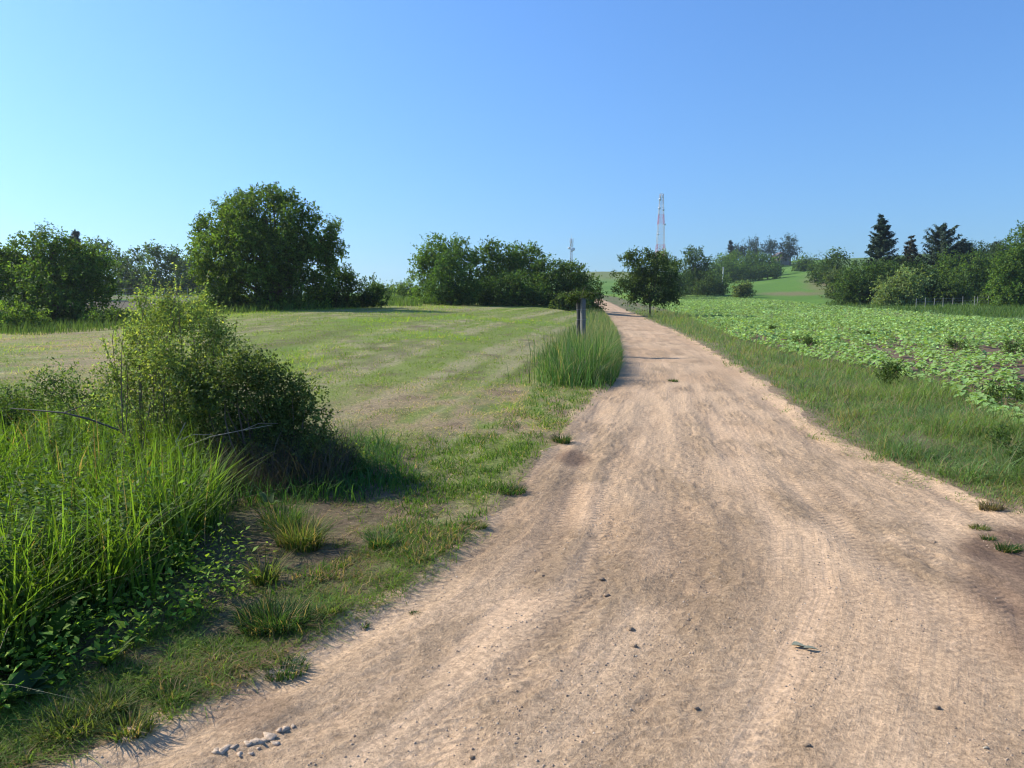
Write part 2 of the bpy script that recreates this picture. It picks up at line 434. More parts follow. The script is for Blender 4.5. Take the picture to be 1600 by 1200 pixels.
# meadow
row_ = fbm((XX - .17 * YY) / .55, YY / 26, 120, 3)       # mower swaths
G0 = np.zeros_like(C); G0[:] = (.23, .275, .07)
G0 = mixc(G0, (.40, .35, .19), sm(row_, .46, .60) * .8)
G0 = mixc(G0, (.11, .095, .05), sm(fbm((XX - .17 * YY) / .3, YY / 18, 121, 3), .55, .7) * .5)
G0 = mixc(G0, (.17, .26, .045), sm(fbm(XX / 3, YY / 4, 122, 3), .5, .68) * .8)
strawm = np.clip(blob(700, 645, 190, 42) + blob(200, 590, 190, 40) + blob(560, 840, 200, 70) + blob(830, 640, 60, 40) + blob(100, 530, 160, 22) * .7 + blob(650, 480, 60, 8) * .7, 0, 1)
G0 = mixc(G0, (.40, .29, .17), strawm * sm(n2, .25, .6) * .8)
G0 = mixc(G0, (.17, .12, .08), sm(n2, .6, .75) * .6 * near)
# dark earth near the foreground growth
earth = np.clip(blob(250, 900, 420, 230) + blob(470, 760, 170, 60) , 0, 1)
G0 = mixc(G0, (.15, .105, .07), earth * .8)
edge = np.exp(-(np.maximum(Lr[:, None] - XX, 0) / .22) ** 2) * (XX < ctr[:, None])
G0 = mixc(G0, (.37, .25, .165), edge * .85)
V0 = np.zeros_like(C); V0[:] = (.12, .15, .06)
V0 = mixc(V0, (.26, .20, .12), sm(n2, .45, .65) * .8)
edge = np.exp(-(np.maximum(XX - Rr[:, None], 0) / .35) ** 2)
V0 = mixc(V0, (.40, .27, .18), edge * .85)
S0 = np.zeros_like(C); S0[:] = (.16, .11, .07)
S0 = mixc(S0, (.23, .165, .11), sm(n2, .45, .7))
S0 = mixc(S0, (.17, .24, .09), sm(YY, 40, 110) * .7)
H0 = np.zeros_like(C); H0[:] = (.10, .20, .03)
H0 = mixc(H0, (.13, .24, .04), sm(fbm(XX / 18, YY / 30, 130, 3), .45, .62))
H0 = mixc(H0, (.19, .20, .08), (sm(PV, 441, 433) * (PU < 1010)) * .7)
H0 = mixc(H0, (.20, .16, .09), np.clip(blob(1285, 440, 24, 14) * .9 + blob(1240, 459, 50, 3) * .8, 0, 1))
H0 = mixc(H0, (.10, .15, .05), ((PU > 1290)).astype(float) * .7)
H0 = mixc(H0, (.20, .18, .11), ((PU < 340) & (YY > 100) & (YY < 112)).astype(float) * .8)
G0 = mixc(G0, (.12, .095, .07), ((PU < 420) & (YY > 46)).astype(float) * .9)  # brown ground among the left trees, their shade painted into the colour
leftside = XX < ctr[:, None]
far_left = YY > 95
hill = np.where(leftside, far_left, (~CROP) & (YY > 40) & (XX > CN(YY)) | (YY > 215))
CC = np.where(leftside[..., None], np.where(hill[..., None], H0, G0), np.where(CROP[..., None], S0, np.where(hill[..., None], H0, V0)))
roadv = inroad > .5
onroad = (XX > Lr[:, None] - .1 + .45 * (fbm(XX / .5, YY / .8, 140, 3) - .5) * np.minimum(1, YY / 4).clip(.3, 1)) & (XX < Rr[:, None] + .1 - .45 * (fbm(XX / .5, YY / .8, 141, 3) - .5)) & (YY < 205)
CC = np.where(onroad[..., None], ROADC, CC)
idx = np.arange(nr * nc).reshape(nr, nc)
F = np.stack([idx[:-1, :-1], idx[:-1, 1:], idx[1:, 1:], idx[1:, :-1]], -1)
reg = np.where(onroad, 0, np.where(hill, 4, np.where(leftside, 1, np.where(CROP, 2, 3))))[:-1, :-1]
VV = np.stack([XX, YY, Z], -1).reshape(-1, 3)
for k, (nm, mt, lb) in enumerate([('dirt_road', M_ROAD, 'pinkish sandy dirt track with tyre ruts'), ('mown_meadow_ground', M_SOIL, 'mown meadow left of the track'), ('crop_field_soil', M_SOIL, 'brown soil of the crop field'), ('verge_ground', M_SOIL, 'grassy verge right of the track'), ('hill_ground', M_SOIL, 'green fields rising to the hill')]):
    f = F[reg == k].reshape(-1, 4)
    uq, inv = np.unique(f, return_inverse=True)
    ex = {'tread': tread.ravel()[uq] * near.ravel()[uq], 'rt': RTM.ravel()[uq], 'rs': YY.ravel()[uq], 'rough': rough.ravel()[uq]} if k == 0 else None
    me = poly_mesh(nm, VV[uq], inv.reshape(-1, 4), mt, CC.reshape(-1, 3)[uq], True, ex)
    obj(nm, me, None, 'structure', lb)
# exact height of the built sheet
_pz = Z
def hz(X, Y):
    X = np.asarray(X, float); Y = np.asarray(Y, float)
    r = np.clip(np.searchsorted(rows, Y) - 1, 0, nr - 2)
    fy = np.clip((Y - rows[r]) / (rows[r + 1] - rows[r]), 0, 1)
    out = np.zeros(X.shape)
    def onrow(rr):
        t = (X - Lr[rr]) / wd[rr]
        # column index
        ci = NO + (t + .18) / 1.36 * (NR - 1)
        span = np.abs(rows[rr]) * 1.5 + 25
        dl = np.clip((Lr[rr] - .18 * wd[rr] - X) / span, 0, 1)
        dr = np.clip((X - Rr[rr] - .18 * wd[rr]) / span, 0, 1)
        sl = np.log1p(dl * (math.exp(5.2) - 1)) / 5.2 * NO
        sr = np.log1p(dr * (math.exp(5.2) - 1)) / 5.2 * NO
        ci = np.where(t < -.18, NO - sl, np.where(t > 1.18, NO + NR - 1 + sr, ci))
        ci = np.clip(ci, 0, nc - 1.001); c0 = ci.astype(int); fc = ci - c0
        return Z[rr, c0] * (1 - fc) + Z[rr, c0 + 1] * fc
    return onrow(r) * (1 - fy) + onrow(r + 1) * fy

# ------------------------------------------------------------------ plants: generators
def unit(v): return v / (np.linalg.norm(v, axis=-1, keepdims=True) + 1e-9)
def vary(base, n, r, amt=.25, hue=.12):
    base = np.asarray(base, float)
    k = 1 + amt * r.normal(size=(n, 1))
    h = r.normal(size=(n, 1)) * hue
    c = np.clip(base[None] * np.clip(k, .4, 1.9) * (1 + h * np.array([[1, .25, -.6]])), .003, .95)
    return c
def blades(P, h, w, lean, seg, r, az=None, tri=False):
    n = len(P)
    a = r.uniform(0, 2 * math.pi, n) if az is None else az
    d = np.stack([np.cos(a), np.sin(a), np.zeros(n)], 1)
    fa = a + math.pi / 2 + r.normal(0, .5, n)
    s = np.stack([np.cos(fa), np.sin(fa), np.zeros(n)], 1)
    lv = []
    for i in range(seg + 1):
        t = i / seg
        c = P + np.array([0, 0, 1.]) * (h * (t - .35 * lean * t * t))[:, None] + d * (h * lean * (t ** 1.8))[:, None]
        ww = w * (1 - t ** 1.6) * .5 + w * .04
        lv.append((c - s * ww[:, None], c + s * ww[:, None]))
    if tri:
        return np.stack([lv[0][0], lv[0][1], lv[1][1]], 1)
    q = [np.stack([lv[i][0], lv[i][1], lv[i + 1][1], lv[i + 1][0]], 1) for i in range(seg)]
    return np.stack(q, 1).reshape(-1, 4, 3)
def kites(P, ax, nm, L, Wd):
    """leaf quads: base, side, tip, side, folded slightly"""
    ax = unit(ax); sd = unit(np.cross(ax, nm)); up = np.cross(sd, ax)
    L = L[:, None]; Wd = Wd[:, None]
    return np.stack([P, P + ax * L * .45 + sd * Wd * .5 + up * Wd * .12, P + ax * L - up * L * .08, P + ax * L * .45 - sd * Wd * .5 + up * Wd * .12], 1)
def crown(lobes, nleaf, r, leafl, leafw, twig, col, up=.25, per=10, sub=16, subr=(.28, .5), rin=.55, amt=.28, droop=0.0):
    """lobes [(cx,cy,cz,rx,ry,rz)] -> leaf quads on short twigs on clumps on the lobes"""
    lobes = np.array(lobes, float)
    wts = (lobes[:, 3] * lobes[:, 5] + lobes[:, 4] * lobes[:, 5] + lobes[:, 3] * lobes[:, 4]) ; wts = wts / wts.sum()
    sc, sr, sl = [], [], []
    for i, lb in enumerate(lobes):
        m = max(5, int(sub * (wts[i] * len(lobes)) ** .7))
        d = unit(r.normal(size=(m, 3))); rad = r.uniform(rin, .86, m) ** .8
        sc.append(lb[:3] + d * lb[3:] * rad[:, None])
        sr.append(r.uniform(*subr, m)[:, None] * lb[3:][None] ** .85 * (lb[3:].mean() ** .15)); sl.append(np.full(m, wts[i] / m))
    sc = np.concatenate(sc); sr = np.concatenate(sr); sl = np.concatenate(sl); sl /= sl.sum()
    tint = r.normal(size=len(sc))
    nt_ = max(10, nleaf // per)
    k = r.choice(len(sc), nt_, p=sl)
    d = unit(r.normal(size=(nt_, 3)))
    base = sc[k] + d * sr[k] * (r.uniform(.25, 1, nt_) ** .5)[:, None]
    td = unit(d + .8 * r.normal(size=(nt_, 3)) * .6 + np.array([0, 0, up]))
    tl = twig * r.uniform(.5, 1.4, nt_)
    q = np.repeat(np.arange(nt_), per)
    t = np.tile(np.arange(per) / per, nt_)
    P = base[q] + td[q] * (t * tl[q])[:, None] - np.array([0, 0, 1.]) * (droop * t ** 2 * tl[q])[:, None]
    P = P + r.normal(size=P.shape) * twig * .10
    ax = unit(td[q] * .5 + r.normal(size=P.shape) * .75 + np.array([0, 0, -.15]))
    nm = unit(r.normal(size=P.shape) * .7 + np.array([0, 0, 1.]) + d[q] * .5)
    s = r.uniform(.65, 1.3, len(P))
    Q = kites(P, ax, nm, leafl * s, leafw * s)
    c = vary(col, len(P), r, amt, .12) * np.clip(1 + .16 * tint[k][q], .6, 1.5)[:, None]
    return Q, c
def limbs(mb, root, tops, r, r0, bend=.15, sides=6):
    root = np.asarray(root, float)
    for tp in tops:
        tp = np.asarray(tp, float); n = 7
        t = np.linspace(0, 1, n)[:, None]
        L = np.linalg.norm(tp - root)
        mid = np.array([0, 0, 1.]) * L * .18
        p = root * (1 - t) + tp * t + np.sin(t * math.pi) * (mid + r.normal(0, bend, 3) * L * .3)
        mb.tube(p, r0 * (1 - t[:, 0] * .85), sides)

GREEN = (.062, .098, .022)
DARK = (.036, .066, .020)
def tree(name, label, cat, u0, Y, lobes_px, px=4.0, cover=3.6, col=GREEN, trunk_r=.12, group=None, mat=None, seed=1, twig_px=9, up=.25, ydepth=1.0, droop=0.0, trunk_col=None, per=10, sub=16, base_v=None, wr=.55, rin=.55, subr=(.28, .5), skirt=True):
    r = np.random.default_rng(seed)
    col = np.array(col) * np.array([1.55, 1.62, 1.3])
    X0 = at(u0, 470, Y)[0]
    g = float(hz(np.array([X0]), np.array([Y]))[0])
    root = np.array([X0, Y, g - .03])
    m = Y / 1140.0
    lb = []; area = 0
    if skirt:
        gv = 470 + (CAMZ - g) * 1140 / Y
        ub = [l for l in lobes_px if l[1] + l[3] > gv - 26]
        lobes_px = list(lobes_px) + [(l[0], gv - 7, l[2] * .95, 11) for l in ub]
    for k, l in enumerate(lobes_px):
        u, v, ru, rv = l[:4]
        dy = l[4] * m if len(l) > 4 else r.uniform(-.35, .35) * ru * m
        c = at(u, v, Y) ; c[1] += dy
        cz = max(c[2] - root[2], rv * m * .35)
        lb.append((c[0] - X0, c[1] - Y, cz, ru * m, (ru * .6 + rv * .4) * m * ydepth, rv * m)); area += ru * rv * math.pi
    n = int(.80 * cover * area / (px * px * wr * .5))
    Q, c = crown(lb, n, r, px * m, px * m * wr, twig_px * m, col, up, per, sub, subr, rin, .28, droop)
    lo = Q[:, :, 2].min(axis=1) > .03
    Q, c = Q[lo], c[lo]
    t = thing(name, label, cat, root, group)
    mb = MB()
    ctr_ = np.array([l[:3] for l in lb])
    top = max(l[2] for l in lb)
    fork = np.array([0, 0, min(top * .35, max(.3, min(l[2] - l[5] for l in lb) + .4))])
    mb.tube([(0, 0, -.15), (0, 0, .1), fork * .5 + r.normal(0, .02, 3), fork], [trunk_r * 1.35, trunk_r * 1.1, trunk_r, trunk_r * .85], 8)
    limbs(mb, fork * .95, ctr_[:14], r, trunk_r * .55)
    me = mb.mesh('trunk', M_BARK)
    obj('trunk', me, t)
    obj('crown', leaf_mesh('crown', Q, mat or M_LEAF, c), t)
    return t
def conifer(name, label, cat, u0, Y, v_top, half_px, base_v=None, col=(.040, .070, .036), trunk_r=.18, group=None, seed=1, whorls=16, clear=.06, shape=1.0, leaf=.28, perbr=26, rise=.12, jag=.25):
    r = np.random.default_rng(seed)
    X0 = at(u0, 470, Y)[0]; g = float(hz(np.array([X0]), np.array([Y]))[0])
    m = Y / 1140.0
    H = at(u0, v_top, Y)[2] - g; R = half_px * m
    t = thing(name, label, cat, (X0, Y, g - .03), group)
    mb = MB(); mb.tube([(0, 0, -.1), (0, 0, H * .5), (0, 0, H * .98)], [trunk_r, trunk_r * .6, .02], 7)
    obj('trunk', mb.mesh('trunk', M_BARK), t)
    Ps, Ax, Nm = [], [], []
    for w in range(whorls):
        f = clear + (1 - clear) * (w + r.uniform(-.3, .3)) / whorls
        f = min(max(f, clear), .985)
        nb = 8 if f < .8 else 5
        for b in range(nb):
            a = r.uniform(0, 2 * math.pi)
            L = R * (1 - f) ** shape * r.uniform(1 - jag, 1 + jag * .6) + .12
            z0 = f * H + r.normal(0, H * .6 / whorls)
            k = perbr
            s = np.linspace(.08, 1, k)
            d = np.array([math.cos(a), math.sin(a)])
            px_ = np.stack([d[0] * L * s, d[1] * L * s, z0 + L * (rise * s * 1.6 - .30 * s + .34 * s ** 3)], 1)
            for sdn in (-1, 1, 0):
                pp = px_ + r.normal(0, leaf * .16, px_.shape)
                side = np.array([-d[1], d[0], 0]) * sdn
                ax = np.array([d[0], d[1], 0]) * .6 + side * .9 + np.array([0, 0, -.35])
                Ps.append(pp); Ax.append(np.tile(ax, (k, 1)) + r.normal(0, .3, (k, 3))); Nm.append(np.tile([0, 0, 1.], (k, 1)) + r.normal(0, .3, (k, 3)))
    tp = np.zeros((14, 3)); tp[:, 2] = np.linspace(H * .93, H, 14)
    Ps.append(tp); Ax.append(r.normal(0, .5, (14, 3)) + [0, 0, .8]); Nm.append(r.normal(0, 1, (14, 3)))
    P, A, Nn = map(np.concatenate, (Ps, Ax, Nm))
    s = r.uniform(.7, 1.3, len(P))
    Q = kites(P, A, Nn, leaf * s, leaf * .42 * s)
    obj('crown', leaf_mesh('crown', Q, M_NEEDLE, vary(col, len(P), r, .25, .1)), t)
    return t

build_haze()
# ------------------------------------------------------------------ trees on the left
tree('walnut_tree', 'big round walnut tree standing alone at the meadow edge', 'tree', 425, 45, [
    (420, 345, 62, 50), (370, 360, 55, 42), (465, 370, 58, 44), (505, 385, 27, 28), (400, 400, 85, 50), (415, 400, 60, 50, -1.2), (470, 415, 62, 42), (340, 400, 38, 40), (345, 440, 42, 34),
    (400, 445, 70, 36), (455, 448, 60, 30), (330, 352, 20, 18), (425, 312, 24, 18), (520, 368, 12, 12), (515, 402, 16, 18), (385, 318, 20, 14), (350, 468, 24, 14), (318, 420, 16, 22), (310, 368, 14, 14), (345, 325, 16, 12), (395, 304, 14, 9), (450, 308, 16, 11), (482, 332, 18, 13), (515, 352, 13, 11), (528, 386, 9, 13), (302, 402, 10, 13), (365, 335, 18, 12), (425, 298, 9, 7)],
    px=4.1, cover=5.2, col=(.066, .105, .023), trunk_r=.26, seed=11, twig_px=10, sub=18, subr=(.22, .36))
tree('dark_bush', 'low dark bush leaning out beside the big walnut tree', 'bush', 545, 48, [
    (520, 452, 40, 30), (560, 455, 36, 26), (588, 463, 18, 16), (535, 436, 22, 14), (500, 462, 30, 22)], px=3.6, cover=5, col=(.036, .062, .02), seed=12, trunk_r=.06)
tree('bushy_tree', 'broad bushy tree with ragged top at the left edge', 'tree', 80, 41, [
    (85, 400, 48, 36), (55, 425, 50, 40), (115, 425, 52, 42), (25, 445, 40, 40), (90, 455, 75, 40), (145, 440, 34, 40), (20, 405, 24, 22), (75, 368, 16, 14), (98, 375, 14, 12), (140, 402, 20, 16), (40, 380, 14, 10), (10, 392, 12, 12), (100, 482, 70, 26), (-30, 440, 50, 50)],
    px=4.6, cover=5, col=(.06, .10, .022), trunk_r=.18, seed=13, twig_px=14, sub=24, subr=(.2, .42))
tree('low_shrub', 'low bright green shrub at the foot of the ragged left tree', 'shrub', 25, 35, [(30, 498, 34, 20), (5, 500, 30, 22), (55, 510, 24, 14), (-40, 500, 40, 26)], px=4.5, cover=4, col=(.085, .13, .03), seed=14, trunk_r=.04)
tree('low_shrub', 'small dark shrub between the ragged left tree and the fence', 'shrub', 175, 38, [(178, 498, 32, 14), (150, 502, 26, 12), (205, 502, 20, 10)], px=4, cover=4.5, col=(.05, .085, .022), seed=15, trunk_r=.04)
tree('low_shrub', 'dull green shrub just behind the top of the pale front shrub', 'shrub', 270, 30, [(262, 487, 30, 15), (300, 490, 26, 13)], px=4.5, cover=3.6, col=(.06, .095, .025), seed=16, trunk_r=.04)
far_wood = 'trees of the hazy wood behind the wire fence'
conifer('spruce_tree', 'dark spruce tip rising behind the ragged left tree', 'tree', 124, 95, 360, 26, seed=3, whorls=20, leaf=.4, col=(.06, .10, .075), group=None)
wood = [
 (165, 128, [(150, 420, 30, 32), (175, 430, 30, 34), (160, 400, 22, 20)], 'tall tree of the hazy wood nearest the ragged left tree'),
 (205, 122, [(205, 425, 28, 32), (200, 402, 18, 14), (215, 440, 26, 24)], 'grey green tree of the hazy wood with a low flat top'),
 (245, 118, [(245, 410, 26, 24), (238, 395, 16, 12), (262, 402, 16, 14), (250, 436, 34, 28)], 'tallest tree of the hazy wood with a rounded top'),
 (285, 124, [(288, 428, 26, 30), (280, 408, 14, 12), (296, 442, 22, 20)], 'tree of the hazy wood closest to the big walnut'),
 (60, 120, [(50, 430, 50, 30), (100, 420, 30, 26)], 'hazy tree seen through the top of the ragged left tree'),
 (-20, 118, [(-30, 425, 60, 34), (5, 405, 14, 16)], 'tree of the hazy wood at the left edge of the view'),
 (325, 128, [(320, 430, 30, 28), (345, 436, 26, 24)], 'tree of the hazy wood hidden behind the big walnut')]
for i, (u, Y, lb, lab) in enumerate(wood):
    lb = lb + [(u, 450, 34, 14)]
    tree('woodland_tree', lab, 'tree', u, Y, lb, px=3.8, cover=4.2, col=(.045, .075, .028), group=far_wood, seed=30 + i, trunk_r=.2)
# wire fences
def fence(label, pts, hgt, cat='fence', pr=.05, wires=3, mat=None):
    p0 = pts[0]
    t = thing('wire_fence', label, cat, p0)
    for k, p in enumerate(pts):
        mb = MB(); q = np.array(p) - p0
        lean = rng.normal(0, .05, 2)
        mb.tube([q + [0, 0, -.1], q + [lean[0], lean[1], hgt * rng.uniform(.9, 1.08)]], [pr, pr * .85], 6)
        obj('post', mb.mesh('post', mat or M_CONC), t)
    for w in range(wires):
        mb = MB(); z = hgt * (.3 + .28 * w)
        mb.tube([np.array(p) - p0 + [0, 0, z] for p in pts], .008, 4)
        obj('wire', mb.mesh('wire', M_WIRE), t)
def gpt(u, Y):
    X = at(u, 470, Y)[0]; return np.array([X, Y, float(hz(np.array([X]), np.array([Y]))[0])])
M_PALE = plain('pale_post', (.30, .30, .29), .85, 0, .15)
fence('pale posts of a wire fence along the hazy wood', [gpt(u, 112) for u in (-30, 20, 90, 140, 178, 183, 197, 211, 222, 236, 249, 258, 268, 282, 294, 306, 320, 335)], 1.25, pr=.035, mat=M_PALE)

# ------------------------------------------------------------------ hedge in the middle
H1 = 'bushes of the hedge on the meadow crest'
mid = [
 ('hedge_tree', 'light green rounded tree at the left end of the crest hedge', 696, 66, [(692, 400, 38, 28), (672, 420, 30, 34), (715, 412, 32, 34), (690, 440, 44, 34), (735, 405, 12, 18), (665, 400, 16, 14)], (.066, .11, .026), 3.6),
 ('hedge_bush', 'dark rounded bush in front of the light green hedge tree', 705, 61, [(705, 432, 34, 34), (722, 450, 26, 22), (690, 452, 24, 18), (706, 408, 18, 14)], (.040, .075, .024), 3.4),
 ('hedge_tree', 'walnut tree with upright top second from the left in the hedge', 768, 68, [(768, 398, 24, 18), (762, 420, 30, 26), (790, 418, 26, 26), (770, 445, 36, 26), (752, 395, 10, 10)], (.052, .088, .024), 3.6),
 ('hedge_tree', 'open topped tree with sparse sprays in the middle of the hedge', 815, 70, [(815, 400, 26, 16), (828, 412, 26, 22), (800, 415, 22, 22), (820, 440, 36, 26), (835, 395, 10, 8)], (.05, .085, .022), 3.6),
 ('hedge_bush', 'dark bush at the foot of the middle of the hedge', 800, 63, [(790, 450, 34, 20), (820, 452, 30, 20), (760, 455, 24, 18), (805, 436, 22, 14)], (.038, .068, .022), 3.3),
 ('hedge_bush', 'dull green bush right of the open topped hedge tree', 855, 66, [(855, 428, 26, 22), (848, 412, 12, 10), (866, 445, 28, 24), (842, 450, 24, 20)], (.046, .08, .024), 3.4),
 ('hedge_bush', 'bright rounded bush before the right end of the hedge', 893, 66, [(893, 432, 26, 20), (905, 446, 24, 20), (880, 452, 26, 18), (886, 418, 12, 8)], (.056, .09, .023), 3.4),
 ('hedge_bush', 'small dark bush closing the hedge beside the track', 925, 72, [(926, 450, 15, 16), (912, 458, 18, 12), (935, 456, 8, 9)], (.04, .068, .02), 3.2),
 ('hedge_bush', 'low pale bush just behind the concrete post', 890, 60, [(884, 466, 14, 9), (902, 464, 14, 8), (872, 470, 10, 8)], (.05, .075, .03), 3.6)]
for i, (nm, lab, u, Y, lb, c, px) in enumerate(mid):
    tree(nm, lab, 'tree' if 'tree' in nm else 'bush', u, Y, lb, px=px, cover=4.6, col=c, group=H1, seed=50 + i, trunk_r=.08)
for i, (u, Y, lb, lab) in enumerate([(596, 100, [(596, 452, 12, 8), (588, 456, 10, 6)], 'tiny pale bush on the skyline nearest the dark leaning bush'), (617, 105, [(615, 452, 10, 8), (622, 455, 9, 6)], 'tiny pale bush in the middle of the skyline gap'), (638, 95, [(636, 448, 10, 10), (644, 453, 10, 8), (628, 455, 8, 6)], 'small pale bush on the skyline touching the crest hedge')]):
    tree('skyline_bush', lab, 'bush', u, Y, lb, px=3, cover=4, col=(.08, .12, .035), group='bushes on the skyline between walnut and hedge', seed=70 + i, trunk_r=.05)

# ------------------------------------------------------------------ lone tree by the track, trees behind
tree('small_tree', 'small dark drooping tree standing alone at the right verge', 'tree', 1016, 66, [
    (1012, 420, 32, 20), (1020, 440, 36, 22), (992, 432, 22, 20), (1040, 448, 20, 18), (995, 405, 18, 12), (1025, 408, 22, 12), (985, 455, 14, 10), (1035, 464, 20, 10), (1010, 458, 22, 10), (988, 398, 9, 7), (1038, 470, 22, 8), (1000, 466, 18, 9), (1052, 440, 10, 12), (975, 440, 9, 12), (1012, 400, 10, 8), (1047, 462, 12, 12), (966, 430, 9, 7), (976, 404, 9, 6), (1000, 391, 8, 5), (1050, 412, 8, 7), (1058, 464, 7, 7), (968, 456, 9, 6), (985, 470, 8, 6)],
    px=3.6, cover=3.6, col=(.040, .062, .02), trunk_r=.07, seed=90, twig_px=11, droop=.5, skirt=False, sub=9, subr=(.2, .38))
B2 = 'trees and bushes behind the small dark tree'
for i, (nm, lab, u, Y, lb, c) in enumerate([
 ('poplar_tree', 'pale open tree behind the top of the small dark tree', 1033, 150, [(1033, 402, 10, 12), (1028, 415, 13, 14), (1040, 425, 18, 18), (1020, 440, 24, 16)], (.10, .13, .05)),
 ('bushy_tree', 'grey green bushy tree between pale tree and round tree', 1052, 160, [(1050, 418, 14, 13), (1060, 432, 16, 20), (1045, 440, 20, 14)], (.06, .09, .03)),
 ('round_tree', 'dark egg shaped tree with dense rounded crown', 1086, 170, [(1086, 402, 14, 15), (1082, 418, 18, 20), (1094, 418, 14, 18), (1085, 438, 20, 16), (1082, 449, 16, 7)], (.040, .066, .026)),
 ('low_bush', 'low bush at the foot of the egg shaped tree', 1108, 165, [(1104, 440, 16, 13), (1098, 450, 14, 7)], (.044, .07, .028)),
 ('low_bush', 'low rounded bush just left of the utility pole', 1124, 172, [(1124, 441, 13, 12), (1120, 450, 12, 7)], (.05, .08, .028)),
 ('round_shrub', 'flowering shrub standing alone right of the utility pole', 1161, 150, [(1158, 451, 10, 6), (1166, 452, 9, 7), (1152, 455, 8, 4), (1165, 446, 7, 4)], (.075, .095, .04))]):
    tree(nm, lab, 'shrub' if 'shrub' in nm else 'bush' if 'bush' in nm else 'tree', u, Y, lb, px=2.8, cover=4.6, col=c, group=B2 if i < 5 else None, seed=100 + i, trunk_r=.14)
G3 = 'rounded trees of the hill hedge below the pines'
hh = [(1118, 416, 16, 14), (1135, 412, 14, 13), (1150, 410, 16, 13), (1166, 410, 15, 13), (1182, 409, 15, 14), (1196, 410, 12, 12), (1206, 412, 8, 9), (1140, 420, 22, 12), (1172, 420, 22, 12), (1198, 420, 18, 10)]
names = ['leftmost tree of the hill hedge, beside the egg shaped tree', 'tree of the hill hedge right above the utility pole', 'bright topped hill hedge tree under the second pine', 'hill hedge tree under the gap between two pines', 'hill hedge tree under the third pine', 'hill hedge tree under the fourth pine', 'small bright hill hedge tree beside the house', 'dark lower bush at the left foot of the hill hedge', 'dark lower bush at the middle foot of the hill hedge', 'dark lower bush at the right foot of the hill hedge']
for i, (u, v, ru, rv) in enumerate(hh):
    low = i > 6
    Y = 262 if low else 285
    tree('hedge_tree' if not low else 'hedge_bush', names[i], 'tree' if not low else 'bush', u, Y, [(u, v, ru, rv), (u, v + rv, ru * .9, rv), (u + 4, v + rv * 2, ru, rv * .9)] if not low else [(u, v, ru, rv)], px=2.6, cover=4.4, col=(.075, .12, .03) if i in (2, 6, 1) else (.05, .085, .028), group=G3, seed=120 + i, trunk_r=.2)
PN = 'pines and spruces on the hill crest beside the house'
for i, (u, vt, hp, lab) in enumerate([(1139, 377, 9, 'pointed dark conifer at the left end of the hilltop row')]):
    conifer('hilltop_conifer', lab, 'tree', u, 365, vt, hp, seed=140 + i, whorls=12, leaf=.9, perbr=12, shape=.8, clear=.2, col=(.025, .045, .03), group=PN)
for i, (u, lb, lab) in enumerate([
  (1155, [(1148, 393, 8, 9), (1158, 388, 9, 9), (1154, 398, 10, 8)], 'broad hilltop pine second from the left'),
  (1179, [(1180, 385, 9, 8), (1174, 392, 10, 8), (1186, 392, 8, 9), (1181, 378, 4, 4)], 'dome topped hilltop pine third from the left'),
  (1203, [(1203, 382, 8, 7), (1198, 388, 7, 6), (1209, 388, 7, 7), (1203, 395, 9, 4)], 'umbrella shaped hilltop pine left of the house'),
  (1232, [(1230, 382, 8, 8), (1236, 380, 7, 8), (1226, 392, 8, 8), (1240, 392, 7, 9), (1232, 398, 11, 6), (1233, 374, 4, 4)], 'tallest hilltop pine on bare trunks right of the house')]):
    tree('hilltop_pine', lab, 'tree', u, 365, lb, px=2.3, cover=4, col=(.026, .042, .028), group=PN, skirt=False, mat=M_NEEDLE, seed=150 + i, trunk_r=.35)
tree('hedge_tree', 'round green tree right of the hilltop pines', 'tree', 1256, 290, [(1256, 410, 11, 10), (1252, 420, 12, 10), (1262, 420, 10, 9)], px=2.6, cover=4.4, col=(.062, .10, .03), seed=160, trunk_r=.2)

